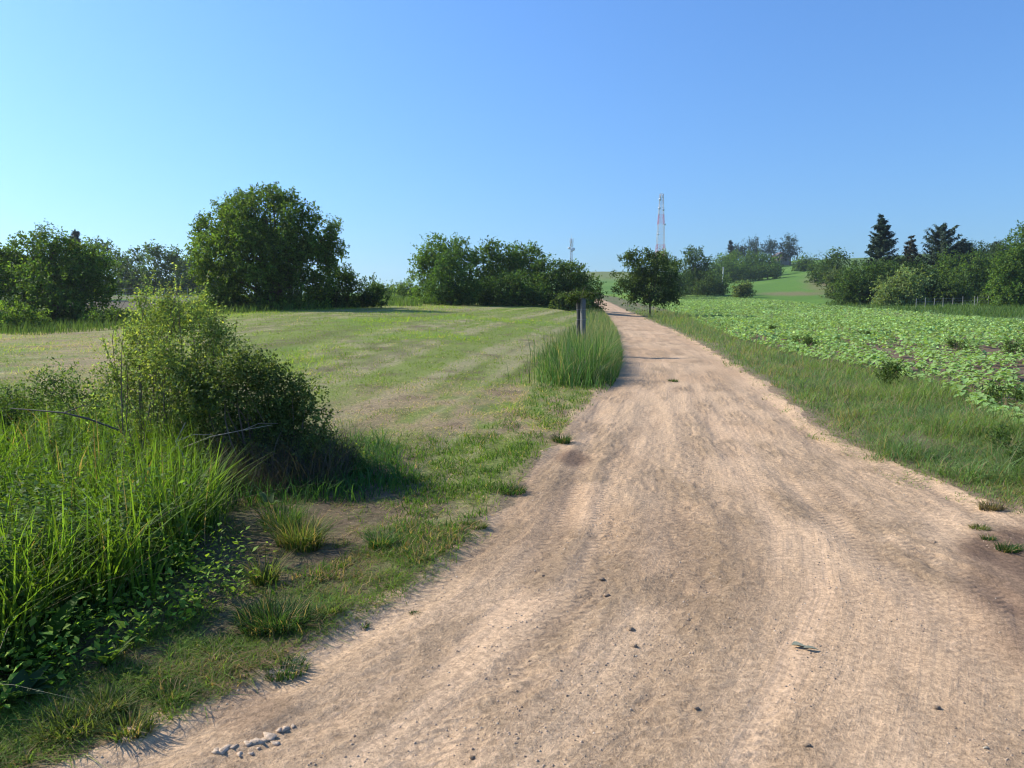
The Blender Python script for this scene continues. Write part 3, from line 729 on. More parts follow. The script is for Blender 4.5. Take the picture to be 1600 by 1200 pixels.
# ------------------------------------------------------------------ woodland edge on the right
RW = 'trees and bushes of the wood at the right field edge'
right = [
 ('woodland_tree', 'thin topped tree left of the big spruce', 1305, 160, [(1305, 408, 17, 12), (1295, 422, 18, 16), (1320, 420, 20, 18), (1306, 396, 8, 7)], (.05, .078, .03), 2.9),
 ('woodland_tree', 'low tree where the wood meets the hill field', 1283, 190, [(1280, 418, 12, 10), (1290, 428, 12, 12), (1272, 424, 10, 8)], (.045, .072, .028), 2.7),
 ('woodland_bush', 'grey green bush at the left end of the right wood', 1305, 125, [(1300, 442, 14, 14), (1315, 450, 16, 14), (1305, 430, 14, 10)], (.065, .085, .045), 2.9),
 ('woodland_bush', 'wide mid green bush under the big spruce', 1345, 104, [(1345, 435, 34, 18), (1325, 450, 22, 20), (1360, 445, 26, 18), (1335, 465, 26, 12), (1375, 425, 30, 14)], (.050, .082, .026), 3.2),
 ('elder_bush', 'pale flowering elder bush bulging from the right wood', 1405, 98, [(1405, 445, 30, 22), (1385, 458, 20, 18), (1425, 440, 24, 18), (1380, 472, 14, 8), (1412, 465, 20, 14)], (.13, .165, .085), 3.4),
 ('woodland_bush', 'dark shaded bush right of the pale elder', 1447, 102, [(1445, 440, 26, 22), (1450, 460, 26, 14), (1430, 425, 22, 14)], (.036, .06, .022), 3.2),
 ('woodland_tree', 'light green young tree standing behind the dark shaded bush', 1485, 112, [(1482, 405, 12, 18), (1478, 425, 20, 18), (1492, 440, 24, 16)], (.062, .098, .03), 3.2),
 ('woodland_bush', 'mid green bush behind the right fence posts', 1490, 100, [(1488, 445, 24, 18), (1475, 460, 20, 10), (1505, 455, 22, 14)], (.055, .085, .028), 3.2),
 ('woodland_tree', 'light green tree before the far wooded ridge', 1525, 108, [(1525, 412, 20, 18), (1515, 432, 22, 20), (1540, 430, 22, 22), (1530, 455, 28, 16)], (.058, .092, .03), 3.2),
 ('woodland_tree', 'tall light green tree cut by the right edge of the view', 1600, 88, [(1600, 385, 22, 28), (1585, 415, 26, 28), (1610, 420, 34, 40), (1570, 440, 24, 26), (1590, 455, 40, 18), (1598, 362, 10, 12), (1640, 400, 40, 50)], (.062, .10, .03), 3.6),
 ('woodland_tree', 'dark tree beside the tree at the right edge', 1560, 112, [(1560, 410, 18, 18), (1555, 435, 22, 24), (1568, 395, 10, 12)], (.042, .07, .026), 3.1),
 ('woodland_bush', 'low bush in front of the tree at the right edge', 1570, 93, [(1565, 466, 26, 10), (1590, 468, 24, 8), (1545, 468, 16, 6)], (.045, .072, .025), 3.2),
 ('woodland_tree', 'dark tree behind the reddish young spruce', 1410, 122, [(1405, 418, 24, 14), (1425, 415, 26, 14), (1395, 425, 20, 14)], (.032, .052, .026), 3),
 ('woodland_tree', 'blue green tree behind the flat topped cedar', 1510, 150, [(1500, 392, 18, 12), (1520, 395, 18, 12), (1505, 405, 26, 14)], (.038, .058, .034), 2.8),
 ('woodland_tree', 'dark low tree on the wooded ridge by the right edge', 1550, 190, [(1545, 395, 22, 10), (1570, 392, 20, 12), (1550, 405, 30, 10)], (.035, .055, .03), 2.7),
]
for i, (nm, lab, u, Y, lb, c, px) in enumerate(right):
    tree(nm, lab, 'bush' if 'bush' in nm else 'tree', u, Y, lb, px=px, cover=4.6, col=c, group=RW, seed=200 + i, trunk_r=.14)
conifer('spruce_tree', 'tall dark spruce towering over the right wood', 'tree', 1372, 118, 337, 36, seed=231, whorls=24, leaf=.42, perbr=30, shape=.75, clear=.12, jag=.42, rise=.22)
conifer('spruce_tree', 'small reddish spruce between the tall spruce and the cedar', 'tree', 1418, 122, 371, 22, seed=232, whorls=16, leaf=.4, perbr=18, shape=.8, clear=.25, col=(.075, .075, .05))
conifer('cedar_tree', 'flat topped dark cedar with spreading layered branches', 'tree', 1466, 120, 352, 44, seed=233, whorls=15, leaf=.45, perbr=28, shape=.5, clear=.35, jag=.45, col=(.05, .078, .045), rise=.30)
conifer('ridge_conifer', 'small pointed conifer on the wooded ridge', 'tree', 1549, 200, 379, 10, seed=234, whorls=10, leaf=.6, perbr=10, clear=.3, col=(.03, .045, .032))
for i, (u, vt) in enumerate([(1497, 375), (1505, 380)]):
    conifer('cedar_tree', ['leaning conifer tip just right of the cedar', 'lower conifer tip right of the leaning one'][i], 'tree', u, 125, vt, 20, seed=236 + i, whorls=12, leaf=.42, perbr=18, shape=.6, clear=.4, jag=.4, col=(.05, .075, .048))
fence('pale posts of a wire fence before the right wood', [gpt(u, 92) for u in (1432, 1446, 1460, 1474, 1489, 1505, 1523, 1527, 1545, 1562)], 1.15, pr=.035, mat=M_PALE)

# ------------------------------------------------------------------ house on the hill, white wall
M_ROOF = plain('dull_tiles', (.13, .085, .07), .85, 0, .2, 3)
M_HOUSE = plain('grey_render', (.30, .27, .25), .9, 0, .1, 2)
M_WHITE = plain('white_render', (.72, .72, .70), .9, 0, .05, 2)
M_GLASSD = plain('dark_window', (.03, .035, .04), .2)
hp = gpt(1216, 372)
th = thing('house', 'small house with a dull brown gable roof between hilltop pines', 'house', hp)
mb = MB(); mb.box((0, 0, 2.2), (7.5, 6, 4.6)); obj('wall', mb.mesh('wall', M_HOUSE, None, False), th)
zt = at(1216, 394, 372)[2] - hp[2]
mb = MB(); mb.add([(-4.2, -3.5, 4.4), (4.2, -3.5, 4.4), (4.2, 3.5, 4.4), (-4.2, 3.5, 4.4), (0, -3.5, max(zt, 6.4)), (0, 3.5, max(zt, 6.4))], np.array([(0, 4, 5, 3), (1, 2, 5, 4), (0, 3, 2, 1)]))
rf = obj('roof', mb.mesh('roof', M_ROOF, None, False), th)
mb = MB(); mb.add([(-3.75, -3.02, 4.45), (3.75, -3.02, 4.45), (0, -3.02, max(zt, 6.4) - .3), (0, -3.02, max(zt, 6.4) - .3)], np.array([(0, 1, 2, 3)])); obj('gable', mb.mesh('gable', M_HOUSE, None, False), th)
for x in (-1.8, 1.8):
    mb = MB(); mb.box((x, -3.03, 3), (1.1, .08, 1.3)); obj('window', mb.mesh('window', M_GLASSD, None, False), th)
wp = gpt(1236, 374)
tw = thing('garden_wall', 'white wall glimpsed under the tallest hilltop pine', 'wall', wp)
zw = at(1236, 412, 374)[2] - wp[2]
mb = MB(); mb.box((0, 0, zw / 2), (6.5, .4, max(zw, 1.2))); obj('wall_face', mb.mesh('wall_face', M_WHITE, None, False), tw)
mb = MB(); mb.box((0, 0, max(zw, 1.2) / 2 + zw / 2 + .08), (6.8, .6, .14)); obj('coping', mb.mesh('coping', M_HOUSE, None, False), tw)

# ------------------------------------------------------------------ masts and pole
M_RED = plain('red_paint', (.50, .10, .10), .6, 0, .08)
M_WPAINT = plain('white_paint', (.50, .51, .53), .6, 0, .05)
M_GREY = plain('grey_steel', (.36, .38, .41), .5, .3, .1)
M_ANT = plain('antenna_grey', (.55, .57, .60), .5, 0, .1)
def lattice(label, u, Y, v_top, wb, wt, bands, ants):
    b = gpt(u, Y); H = at(u, v_top, Y)[2] - b[2]
    t = thing('lattice_mast', label, 'mast', b)
    def hw(f): return (wb * (1 - f) + wt * f) / 2
    cs = [(-1, -1), (1, -1), (1, 1), (-1, 1)]
    for i in range(len(bands)):
        f0, f1 = i / len(bands), (i + 1) / len(bands)
        mt = bands[i]
        mb = MB()
        ns = 3
        for (sx, sy) in cs:
            mb.tube([(sx * hw(f0), sy * hw(f0), f0 * H), (sx * hw(f1), sy * hw(f1), f1 * H)], .13, 4)
        for k in range(ns):
            a, c = f0 + (f1 - f0) * k / ns, f0 + (f1 - f0) * (k + 1) / ns
            for j in range(4):
                p, q = cs[j], cs[(j + 1) % 4]
                mb.tube([(p[0] * hw(a), p[1] * hw(a), a * H), (q[0] * hw(c), q[1] * hw(c), c * H)], .06, 3)
                mb.tube([(q[0] * hw(a), q[1] * hw(a), a * H), (p[0] * hw(c), p[1] * hw(c), c * H)], .06, 3)
                mb.tube([(p[0] * hw(c), p[1] * hw(c), c * H), (q[0] * hw(c), q[1] * hw(c), c * H)], .06, 3)
        obj('section', mb.mesh('section', mt, None, False), t)
    for (f, dx, dz, kind) in ants:
        mb = MB()
        if kind == 'panel':
            mb.box((dx, -hw(f) - .3, f * H), (.45, .25, dz)); nm = 'panel_antenna'
        elif kind == 'rod':
            mb.tube([(dx, 0, f * H), (dx, 0, f * H + dz)], .07, 4); nm = 'rod_antenna'
        else:
            mb.tube([(dx, -hw(f) - .15, f * H), (dx, -hw(f) - .45, f * H), (dx, -hw(f) - .7, f * H)], [dz * .5, dz * .55, .1], 12); nm = 'dish_antenna'
        obj(nm, mb.mesh(nm, M_ANT), t)
    return t
R_, W_ = M_RED, M_WPAINT
lattice('red and white lattice radio mast rising behind the small dark tree', 1030, 450, 303, 6.0, 1.9, [W_, R_, R_, W_, W_, R_, W_, M_GREY],
        [(.97, -.9, 2.2, 'panel'), (.97, .5, 2.4, 'panel'), (.93, -1.2, 1.5, 'dish'), (.82, -1.5, 1.5, 'dish'), (.80, 1.0, 1.2, 'dish'), (.62, 1.9, 1.2, 'dish'), (.99, 0, 1.6, 'rod'), (.75, -1.6, 2, 'panel'), (.50, -2.0, 1.1, 'dish')])
lattice('thin grey telecom mast with panel antennas above the hedge', 892, 620, 374, 2.6, 1.0, [M_GREY] * 8,
        [(.97, -1.2, 4, 'panel'), (.97, 1.3, 4, 'panel'), (.96, 0, 4, 'panel'), (.86, -1.0, 3.2, 'panel'), (.86, 1.2, 3.2, 'panel'), (.76, -1.9, 2.0, 'dish'), (.73, 1.6, 2.6, 'dish'), (.70, .2, 2.4, 'dish'), (1.0, .2, 4.0, 'rod')])
pb = G(1127.5, 458)
t = thing('utility_pole', 'slim pale utility pole standing by itself in the green field', 'utility pole', pb)
ph = (458 - 418) / 1140 * pb[1]
mb = MB(); mb.tube([(0, 0, -.2), (.12, 0, ph * .5), (.28, 0, ph)], [.17, .15, .12], 8); obj('shaft', mb.mesh('shaft', plain('pale_timber', (.62, .60, .56), .85, 0, .15, 3)), t)
mb = MB(); mb.tube([(.24, 0, ph - .35), (.24, 0, ph - .1)], .2, 6); obj('collar', mb.mesh('collar', M_GREY), t)

# ------------------------------------------------------------------ concrete post pair in the tall grass
pp = G(908, 552); Yp = pp[1]
pz = float(hz(np.array([pp[0]]), np.array([pp[1]]))[0])
tpost = thing('fence_post', 'weathered grey fence post standing in the tall grass beside the track', 'fence post', (pp[0], pp[1], pz - .05))
def upright(dx, dy, w, d, h, tilt, mat, rot):
    mb = MB(); n = 7; P = []; ch = .012; cr_, sr_ = math.cos(rot), math.sin(rot)
    for i in range(n):
        z = h * i / (n - 1); k = 1 - .06 * i / (n - 1)
        j = .004 * np.array([math.sin(i * 2.1 + dx * 9), math.cos(i * 1.7 + dx * 5)])
        for a, b in ((-w/2+ch, -d/2), (w/2-ch, -d/2), (w/2, -d/2+ch), (w/2, d/2-ch), (w/2-ch, d/2), (-w/2+ch, d/2), (-w/2, d/2-ch), (-w/2, -d/2+ch)):
            a, b = a * k, b * k
            P.append((a * cr_ - b * sr_ + dx + tilt * z + j[0], a * sr_ + b * cr_ + dy + j[1], z))
    F_ = [(i * 8 + q, i * 8 + (q + 1) % 8, (i + 1) * 8 + (q + 1) % 8, (i + 1) * 8 + q) for i in range(n - 1) for q in range(8)]
    b8 = (n - 1) * 8
    F_ += [(b8, b8 + 1, b8 + 2, b8 + 3), (b8, b8 + 3, b8 + 4, b8 + 7), (b8 + 4, b8 + 5, b8 + 6, b8 + 7)]
    mb.add(P, np.array(F_)); obj('upright', mb.mesh('upright', mat, None, False), tpost)
hp_ = at(908, 466, Yp)[2] - pz + .05
upright(-.075, .08, .10, .10, hp_ - .02, -.006, plain('old_timber', (.10, .09, .08), .9, 0, .3, 30, .004), .1)
upright(.05, -.03, .13, .13, hp_, -.010, M_CONC, .5)
for zf in (.62, .8):
    mb = MB(); mb.tube([(-.15, .0, hp_ * zf), (-.02, -.12, hp_ * zf + .01), (.15, -.08, hp_ * zf)], .004, 5); obj('tie_wire', mb.mesh('tie_wire', M_WIRE), tpost)
# creeper on top of the posts
r = np.random.default_rng(5)
Q, c = crown([(-.12, .02, .0, .26, .2, .10), (.12, .0, .04, .2, .15, .07), (-.30, .0, -.10, .14, .12, .10), (.33, 0, .06, .14, .08, .03)], 1300, r, .05, .032, .14, (.06, .09, .03), up=.3)
t = thing('creeper', 'green creeper draped over the top of the grey post', 'creeper', (pp[0], pp[1], pz + hp_ - .02))
obj('foliage', leaf_mesh('foliage', Q, M_LEAF, c), t)
mb = MB()
for a in ((-.5, -.25), (.5, .10), (.12, .32), (-.2, -.3)):
    mb.tube([(0, 0, -.02), (a[0] * .5, 0, a[1] * .5 + .08), (a[0], .02, a[1])], [.006, .005, .003], 5)
obj('stem', mb.mesh('stem', M_TWIG), t)
# pale dead twig below the post
gt_ = G(906, 592); t = thing('dead_twig', 'pale bent dead twig in front of the tall grass clump', 'twig', (gt_[0], gt_[1] - .2, float(hz(gt_[:1], gt_[1:2])[0])))
mb = MB(); mb.tube([(-.05, 0, -.02), (-.03, .02, .12), (.08, 0, .22), (.09, .02, .42), (.07, 0, .62)], [.013, .012, .010, .008, .004], 6)
mb.tube([(-.03, .02, .12), (-.06, 0, .26), (-.03, 0, .33)], [.008, .006, .003], 5)
obj('stem', mb.mesh('stem', plain('bleached_twig', (.33, .28, .22), .85, 0, .2, 40)), t)

# ------------------------------------------------------------------ grass
def scatter(n, y0, y1, r, xa=-.92, xb=.92):
    Y = np.exp(r.uniform(math.log(y0), math.log(y1), n)); X = r.uniform(xa, xb, n) * Y
    return X, Y
def grass(name, X, Y, h, w, lean, seg, col, r, amt=.25, hue=.15, tri=False, mat=None, label=None, az=None, chunk_kind='stuff'):
    P = np.stack([X, Y, hz(X, Y) - .01], 1); col = np.asarray(col) * 1.25
    Q = blades(P, h, w, lean, seg, r, az, tri)
    c = vary((1, 1, 1), len(X), r, amt, hue) * np.asarray(col)
    c = np.repeat(c, 1 if tri else seg, 0)
    return obj(name, leaf_mesh(name, Q, mat or M_GRASS, np.clip(c, .003, .9)), None, 'stuff', label)
GA = np.array((.095, .160, .024)); GB = np.array((.155, .235, .035)); STRAW = np.array((.38, .28, .15)); GD = np.array((.045, .10, .03))
r = np.random.default_rng(21)
# meadow stubble
X, Y = scatter(420000, 5.0, 70, r, -.95, .45)
u, v = proj(X, Y, gz(X, Y))
k = (X < RL(Y) - .05) & ~((X > RL(Y) - 1.3) & (Y > 13) & (Y < 60) & (r.uniform(size=len(X)) < .6))
sn = np.clip(blob(700, 645, 190, 42, u, v) + blob(200, 590, 190, 40, u, v) + blob(830, 640, 60, 40, u, v) + blob(560, 840, 200, 70, u, v) + blob(100, 530, 160, 22, u, v) * .7 + .35 * sm(fbm((X - .17 * Y) / .55, Y / 26, 120, 3), .45, .66), 0, 1)
gn = fbm(X / .5, Y / .7, 300, 3)
k &= r.uniform(size=len(X)) < (.30 + .8 * sm(gn, .38, .6)) * np.where(blob(560, 830, 190, 60, u, v) > .4, .35, 1)
k &= ~(inpoly(u, v, [(330, 700), (600, 700), (620, 780), (560, 880), (330, 900)]) & (r.uniform(size=len(X)) < .8))
X, Y, sn, u, v, gn = X[k], Y[k], sn[k], u[k], v[k], gn[k]
isst = r.uniform(size=len(X)) < np.clip(.16 + .62 * sn, 0, .85)
lush = sm(fbm(X / 2.6, Y / 4, 122, 3), .5, .68)
c = np.where(isst[:, None], STRAW * 1.5, (GA * (1 - lush[:, None]) + GB * lush[:, None]) * np.array([1.65, 1.5, 1.3]))
h = r.uniform(.025, .08, len(X)) * (1 + lush * .9) * np.where(isst, .8, 1) * (1 + Y / 60)
w = r.uniform(.003, .007, len(X)) * (1 + Y / 12)
grass('meadow_grass', X, Y, h, w, np.where(isst, r.uniform(.8, 3, len(X)), r.uniform(.3, 1.8, len(X))), 1, c, r, amt=.38, tri=True, label='short mown meadow grass and stubble')
# hay lying on the meadow edge
X, Y = scatter(60000, 4.6, 40, r, -.95, .35)
u, v = proj(X, Y, gz(X, Y))
sn = np.clip(blob(700, 645, 170, 40, u, v) + blob(200, 590, 170, 34, u, v) + blob(820, 645, 60, 36, u, v) + blob(530, 830, 150, 55, u, v) + .12, 0, 1) * sm(fbm(X / .7, Y / .9, 310, 3), .35, .6)
k = (r.uniform(size=len(X)) < sn) & (X < RL(Y) + .05)
X, Y = X[k], Y[k]; n = len(X)
grass('hay', X, Y, r.uniform(.02, .06, n), r.uniform(.003, .006, n) * (1 + Y / 12), r.uniform(2, 6, n), 2, np.tile(STRAW * 1.05, (n, 1)), r, .25, .08, mat=M_DRY, label='cut dry hay lying in tangles')
# tall foreground grass
PTALL = [(-700, 1290), (-200, 1165), (0, 1060), (130, 1000), (270, 905), (335, 830), (325, 740), (250, 700), (100, 672), (-700, 672)]
X, Y = scatter(90000, 2.6, 11, r, -1.3, -.2)
u, v = proj(X, Y, gz(X, Y)); k = inpoly(u + r.normal(0, 12, len(u)), v + r.normal(0, 8, len(u)), PTALL)
k &= r.uniform(size=len(X)) < .62 * (.06 + sm(fbm(X / .28, Y / .28, 320, 3), .38, .6))
X, Y = X[k], Y[k]; n = len(X)
ed = np.clip((RL(Y) - X) / 1.3, .35, 1)
h = r.uniform(.22, .74, n) * ed * (.75 + .5 * fbm(X / .8, Y / .8, 330, 2))
c = np.where((r.uniform(size=n) < .05)[:, None], STRAW * .8, GA * 1.15 * (1 - r.uniform(0, .6, (n, 1))) + np.array((.12, .20, .022)) * r.uniform(0, .6, (n, 1)))
grass('tall_grass', X, Y, h, r.uniform(.006, .017, n), r.uniform(.05, .8, n), 4, c, r, amt=.4, az=6.28 * fbm(X / .6, Y / .6, 333, 2) * 1.5 + r.normal(0, .9, n), label='tall lush grass in the left foreground')
print('tall', n)
ks_ = r.choice(n, 700, replace=False)
grass('dead_stems', X[ks_], Y[ks_], h[ks_] * 1.1, r.uniform(.002, .005, 700), r.uniform(.4, 1.8, 700), 4, np.tile((.30, .26, .16), (700, 1)), r, mat=M_DRY, label='bent dead stems mixed into the foreground grass')
# under-layer darker short blades in the same growth
X, Y = scatter(60000, 2.4, 10, r, -1.2, -.1)
u, v = proj(X, Y, gz(X, Y)); k = (inpoly(u, v, PTALL) | inpoly(u, v, [(250, 700), (600, 690), (660, 760), (560, 790), (360, 800), (320, 840)])) & (r.uniform(size=len(X)) < .6)
X, Y = X[k], Y[k]; n = len(X)
grass('undergrowth', X, Y, r.uniform(.08, .3, n), r.uniform(.006, .014, n), r.uniform(.3, 1.2, n), 2, np.tile(GD * 1.2, (n, 1)), r, label='low green undergrowth beneath the tall grass')
# green lawn like edge of the track, left
PL = [(470, 1000), (560, 935), (640, 905), (720, 860), (775, 800), (820, 730), (850, 690), (905, 650), (945, 612), (950, 590), (850, 590), (810, 640), (740, 690), (560, 690), (540, 745), (640, 790), (600, 860), (480, 900), (380, 960)]
X, Y = scatter(190000, 2.5, 22, r, -.6, .3)
u, v = proj(X, Y, gz(X, Y)); k = inpoly(u + r.normal(0, 7, len(u)), v + r.normal(0, 4, len(u)), PL)
f = fbm(X / .22, Y / .3, 340, 3)
low = sm(v, 840, 900)
k &= r.uniform(size=len(X)) < .75 * sm(f, .36 + .10 * low, .50 + .1 * low) * np.clip((RL(Y) + .12 - X) / .22, 0, 1)
X, Y, v = X[k], Y[k], v[k]; n = len(X)
dry = r.uniform(size=n) < np.where(v > 830, .45, .06)
c = np.where(dry[:, None], STRAW * .8, np.array((.085, .155, .028)) * r.uniform(.7, 1.2, (n, 1)))
grass('roadside_grass', X, Y, r.uniform(.03, .10, n), r.uniform(.004, .009, n) * (1 + Y / 20), r.uniform(.2, 1.3, n), 2, c, r, label='short green grass creeping onto the track')
print('lawn', n)
# patchy weeds and dry stalks on the bare bank, lower left
X, Y = scatter(230000, 2.2, 6.8, r, -1.1, .15)
u, v = proj(X, Y, gz(X, Y)); PB = [(-300, 1300), (60, 1200), (200, 1160), (420, 1050), (640, 925), (760, 840), (640, 780), (360, 780), (300, 900), (0, 1040), (-400, 1180)]
f = fbm(X / .16, Y / .16, 345, 3)
k = inpoly(u + r.normal(0, 9, len(u)), v + r.normal(0, 6, len(u)), PB) & (r.uniform(size=len(X)) < .9 * sm(f + .12 * sm(X - RL(Y), -.7, -.1) + .25 * (fbm(X / .7, Y / .7, 349, 2) - .55), .47, .58)) & (X < RL(Y) + .10 * (f - .3) * 2)
X, Y = X[k], Y[k]; n = len(X)
dry = r.uniform(size=n) < .08 + .4 * sm(fbm(X / .3, Y / .3, 346, 2), .45, .65)
c = np.where(dry[:, None], STRAW * .7, np.array((.14, .21, .04)) * r.uniform(.7, 1.25, (n, 1)))
grass('bank_grass', X, Y, r.uniform(.015, .06, n) * (.6 + 1.5 * fbm(X / .25, Y / .25, 347, 2)), r.uniform(.002, .006, n), r.uniform(.4, 2.5, n), 2, c, r, label='patchy low grass on the bare bank beside the track')
X, Y = scatter(46000, 2.2, 7, r, -1.1, .1)
u, v = proj(X, Y, gz(X, Y)); k = (inpoly(u, v, PB) | inpoly(u, v, [(330, 760), (640, 770), (640, 860), (560, 930), (330, 930)])) & (X < RL(Y)) & (r.uniform(size=len(X)) < sm(fbm(X / .3, Y / .3, 348, 3), .35, .6) * .7)
X, Y = X[k], Y[k]; n = len(X)
grass('straw_litter', X, Y, r.uniform(.008, .03, n), r.uniform(.0015, .004, n), r.uniform(3, 9, n), 2, np.where((r.uniform(size=n) < .6)[:, None], (.34, .27, .18), (.14, .11, .075)), r, .3, .06, mat=M_DRY, label='dead stalks and litter strewn on the bank')
# tall clump round the posts, and its continuation along the track
X, Y = scatter(170000, 12.5, 75, r, -.02, .22)
u, v = proj(X, Y, gz(X, Y))
din = RL(Y) - X
wdt = np.interp(Y, [12, 14, 18, 30, 60], [.7, 1.15, 1.15, 1.3, 1.5])
wdt = wdt + 1.0 * (fbm(Y / 1.2, Y * 0, 371, 2) - .5) + .5 * (fbm(X / .3, Y / .4, 372, 2) - .5)
k = (din > -.12) & (din < wdt + .3 * r.normal(size=len(X))) & (Y > 13.6 + .5 * r.normal(size=len(X)))
k &= r.uniform(size=len(X)) < .8 * (.25 + .9 * sm(fbm(X / .22, Y / .3, 355, 2), .35, .6))
X, Y, din = X[k], Y[k], din[k]; n = len(X)
h = r.uniform(.25, 1.05, n) * np.interp(Y, [13, 14.5, 25, 60], [.45, 1, .8, .5]) * (.75 + .4 * fbm(X / .6, Y / .6, 350, 2)) * np.clip(.45 + din / .5, .4, 1)
pale = sm(Y, 16, 26) * (r.uniform(size=n) < .5)
c = np.where((r.uniform(size=n) < .10 + .3 * pale)[:, None], np.array((.30, .27, .17)), np.array((.052, .105, .036)) * r.uniform(.5, 1.9, (n, 1)) + np.array((.01, .02, .004)))
grass('tall_grass', X, Y, h, r.uniform(.004, .010, n) * (1 + Y / 25), r.uniform(.05, .9, n), 3, c, r, label='dense tall grass clump round the posts beside the track')
ks_ = r.choice(n, 900, replace=False)
grass('seeding_stems', X[ks_], Y[ks_], h[ks_] * 1.35 + .1, np.full(900, .004) * (1 + Y[ks_] / 20), r.uniform(.05, .5, 900), 3, np.tile((.26, .25, .16), (900, 1)), r, label='pale seeding stems above the tall grass')
# right verge
X, Y = scatter(330000, 3.4, 80, r, -.1, .95)
dr = X - RR(Y)
rag = .25 * (fbm(X / .5, Y / .8, 361, 3) - .5) * 2
k = (dr > -.12 + rag) & (X < CN(Y) + .25 + .3 * r.normal(size=len(X)))
k &= r.uniform(size=len(X)) < .95 * sm(fbm(X / .3, Y / .4, 360, 3) + np.clip(dr / 3, 0, .35), .32, .55)
u, v = proj(X, Y, gz(X, Y)); k &= ~((blob(1425, 697, 38, 14, u, v) > .5) & (r.uniform(size=len(X)) < .8))
X, Y, dr = X[k], Y[k], dr[k]; n = len(X)
big = sm(fbm(X / .5, Y / .6, 362, 3), .5, .66)
h = r.uniform(.03, .11, n) * (1 + 2.4 * big + 1.3 * np.clip(dr / 2, 0, 1)) * (.35 + .65 * sm(dr, -.05, .5)) * np.interp(Y, [0, 25, 40, 80], [1, 1, 1.9, 2])
dry = r.uniform(size=n) < (.16 + .25 * sm(fbm(X / .8, Y / .8, 364, 2), .5, .7))
hue_ = fbm(X / .7, Y / .9, 366, 2)[:, None]
c = np.where(dry[:, None], np.array((.30, .24, .14)), (np.array((.10, .185, .08)) * (1 - hue_) + np.array((.19, .26, .06)) * hue_) * r.uniform(.65, 1.35, (n, 1)))
grass('verge_grass', X, Y, h, r.uniform(.003, .007, n) * (1 + Y / 18), r.uniform(.3, 1.6, n), 2, c, r, label='rough grass on the verge between track and crop')
print('verge', n)
# rank growth at the meadow's far edge and grass strip beyond the crop
X, Y = scatter(100000, 30, 112, r, -.85, .85)
u, v = proj(X, Y, gz(X, Y))
lf = np.interp(u, [-100, 60, 200, 330, 480, 600, 660, 760, 900], [522, 524, 514, 492, 484, 478, 478, 480, 480])
k = ((u < 660) & (v < lf + 1) & (v > lf - 14)) | ((u > 1290) & (Y > 60) & (v < np.interp(u, [1290, 1600], [478, 502])) & (v > 470))
X, Y = X[k], Y[k]; n = len(X)
grass('rank_grass', X, Y, r.uniform(.25, .7, n), r.uniform(.02, .04, n) * (Y / 40), r.uniform(.1, .6, n), 2, np.tile((.085, .135, .04), (n, 1)), r, .3, .2, label='uncut grass fringing the fields')

# ------------------------------------------------------------------ crop
r = np.random.default_rng(44)
def crop_rows():
    P = []
    # rows follow the track's line
    for kx in np.arange(0, 160, .66):
        ys = np.arange(3, 215, .20) ; ys = ys + r.normal(0, .05, len(ys))
        xs = CN(ys) + .15 + kx + r.normal(0, .05, len(ys))
        ok = is_crop(xs, ys) & (xs < .92 * ys + 1) & (ys > 4.2)
        P.append(np.stack([xs[ok], ys[ok]], 1))
    return np.concatenate(P)
cp_ = crop_rows()
gap = fbm(cp_[:, 0] / 1.1, cp_[:, 1] / 1.8, 400, 3)
cp_ = cp_[(gap > .33) | (cp_[:, 1] > 40)]
cp_ = cp_[(cp_[:, 1] < 60) | (r.uniform(size=len(cp_)) < .6)]
print('crop', len(cp_))
LC = np.array((.27, .41, .14))
def plant_leaves(n_leaf, r, size=.095, hgt=.2):
    a = np.arange(n_leaf) * 2.4 + r.uniform(0, 1); out = []
    for i in range(n_leaf):
        f = (i + 1) / n_leaf; L = size * r.uniform(.8, 1.2) * (1.15 - .35 * f)
        out.append((a[i], hgt * (.35 + .65 * f), L, r.uniform(-.25, .35)))
    return out
def heart_leaf(L, Wd):
    """leaf blade with midrib fold and droop, base at origin along +x"""
    s = np.array([0, .12, .35, .6, .82, 1.0]); w = np.array([.12, .42, .5, .40, .20, .0]) * Wd
    z = -.35 * L * s ** 2.2
    V = []
    for i in range(6):
        V += [(s[i] * L, -w[i], z[i] + w[i] * .35), (s[i] * L, 0, z[i]), (s[i] * L, w[i], z[i] + w[i] * .35)]
    F_ = []
    for i in range(5):
        a = i * 3; F_ += [(a, a + 3, a + 4, a + 1), (a + 1, a + 4, a + 5, a + 2)]
    return np.array(V), np.array(F_)
M_CROP = leaf_material('crop_leaf', .3, .7, .15)
order = np.argsort(cp_[:, 1] + .15 * np.abs(cp_[:, 0]))
uu, vv = proj(cp_[:, 0], cp_[:, 1], gz(cp_[:, 0], cp_[:, 1]))
vis = (uu > 900) & (uu < 1615) & (vv < 1200)
order = order[vis[order]]
near_i = order[:300]
far_mask = np.ones(len(cp_), bool); far_mask[near_i] = False
leafme = []
for i in range(5):
    V, F_ = heart_leaf(.13, .12 * r.uniform(.85, 1.1))
    cc = np.tile(LC * r.uniform(.85, 1.15) * np.array([r.uniform(.9, 1.1), 1, 1]), (len(V), 1))
    leafme.append(poly_mesh('leaf', V, F_, M_CROP, cc, True))
mb = MB(); mb.tube([(0, 0, -.01), (.004, 0, .1), (0, .004, .2)], [.006, .005, .003], 5)
M_STEM = plain('green_stem', (.14, .20, .07), .6)
stemme = mb.mesh('stem', M_STEM)
whole = []
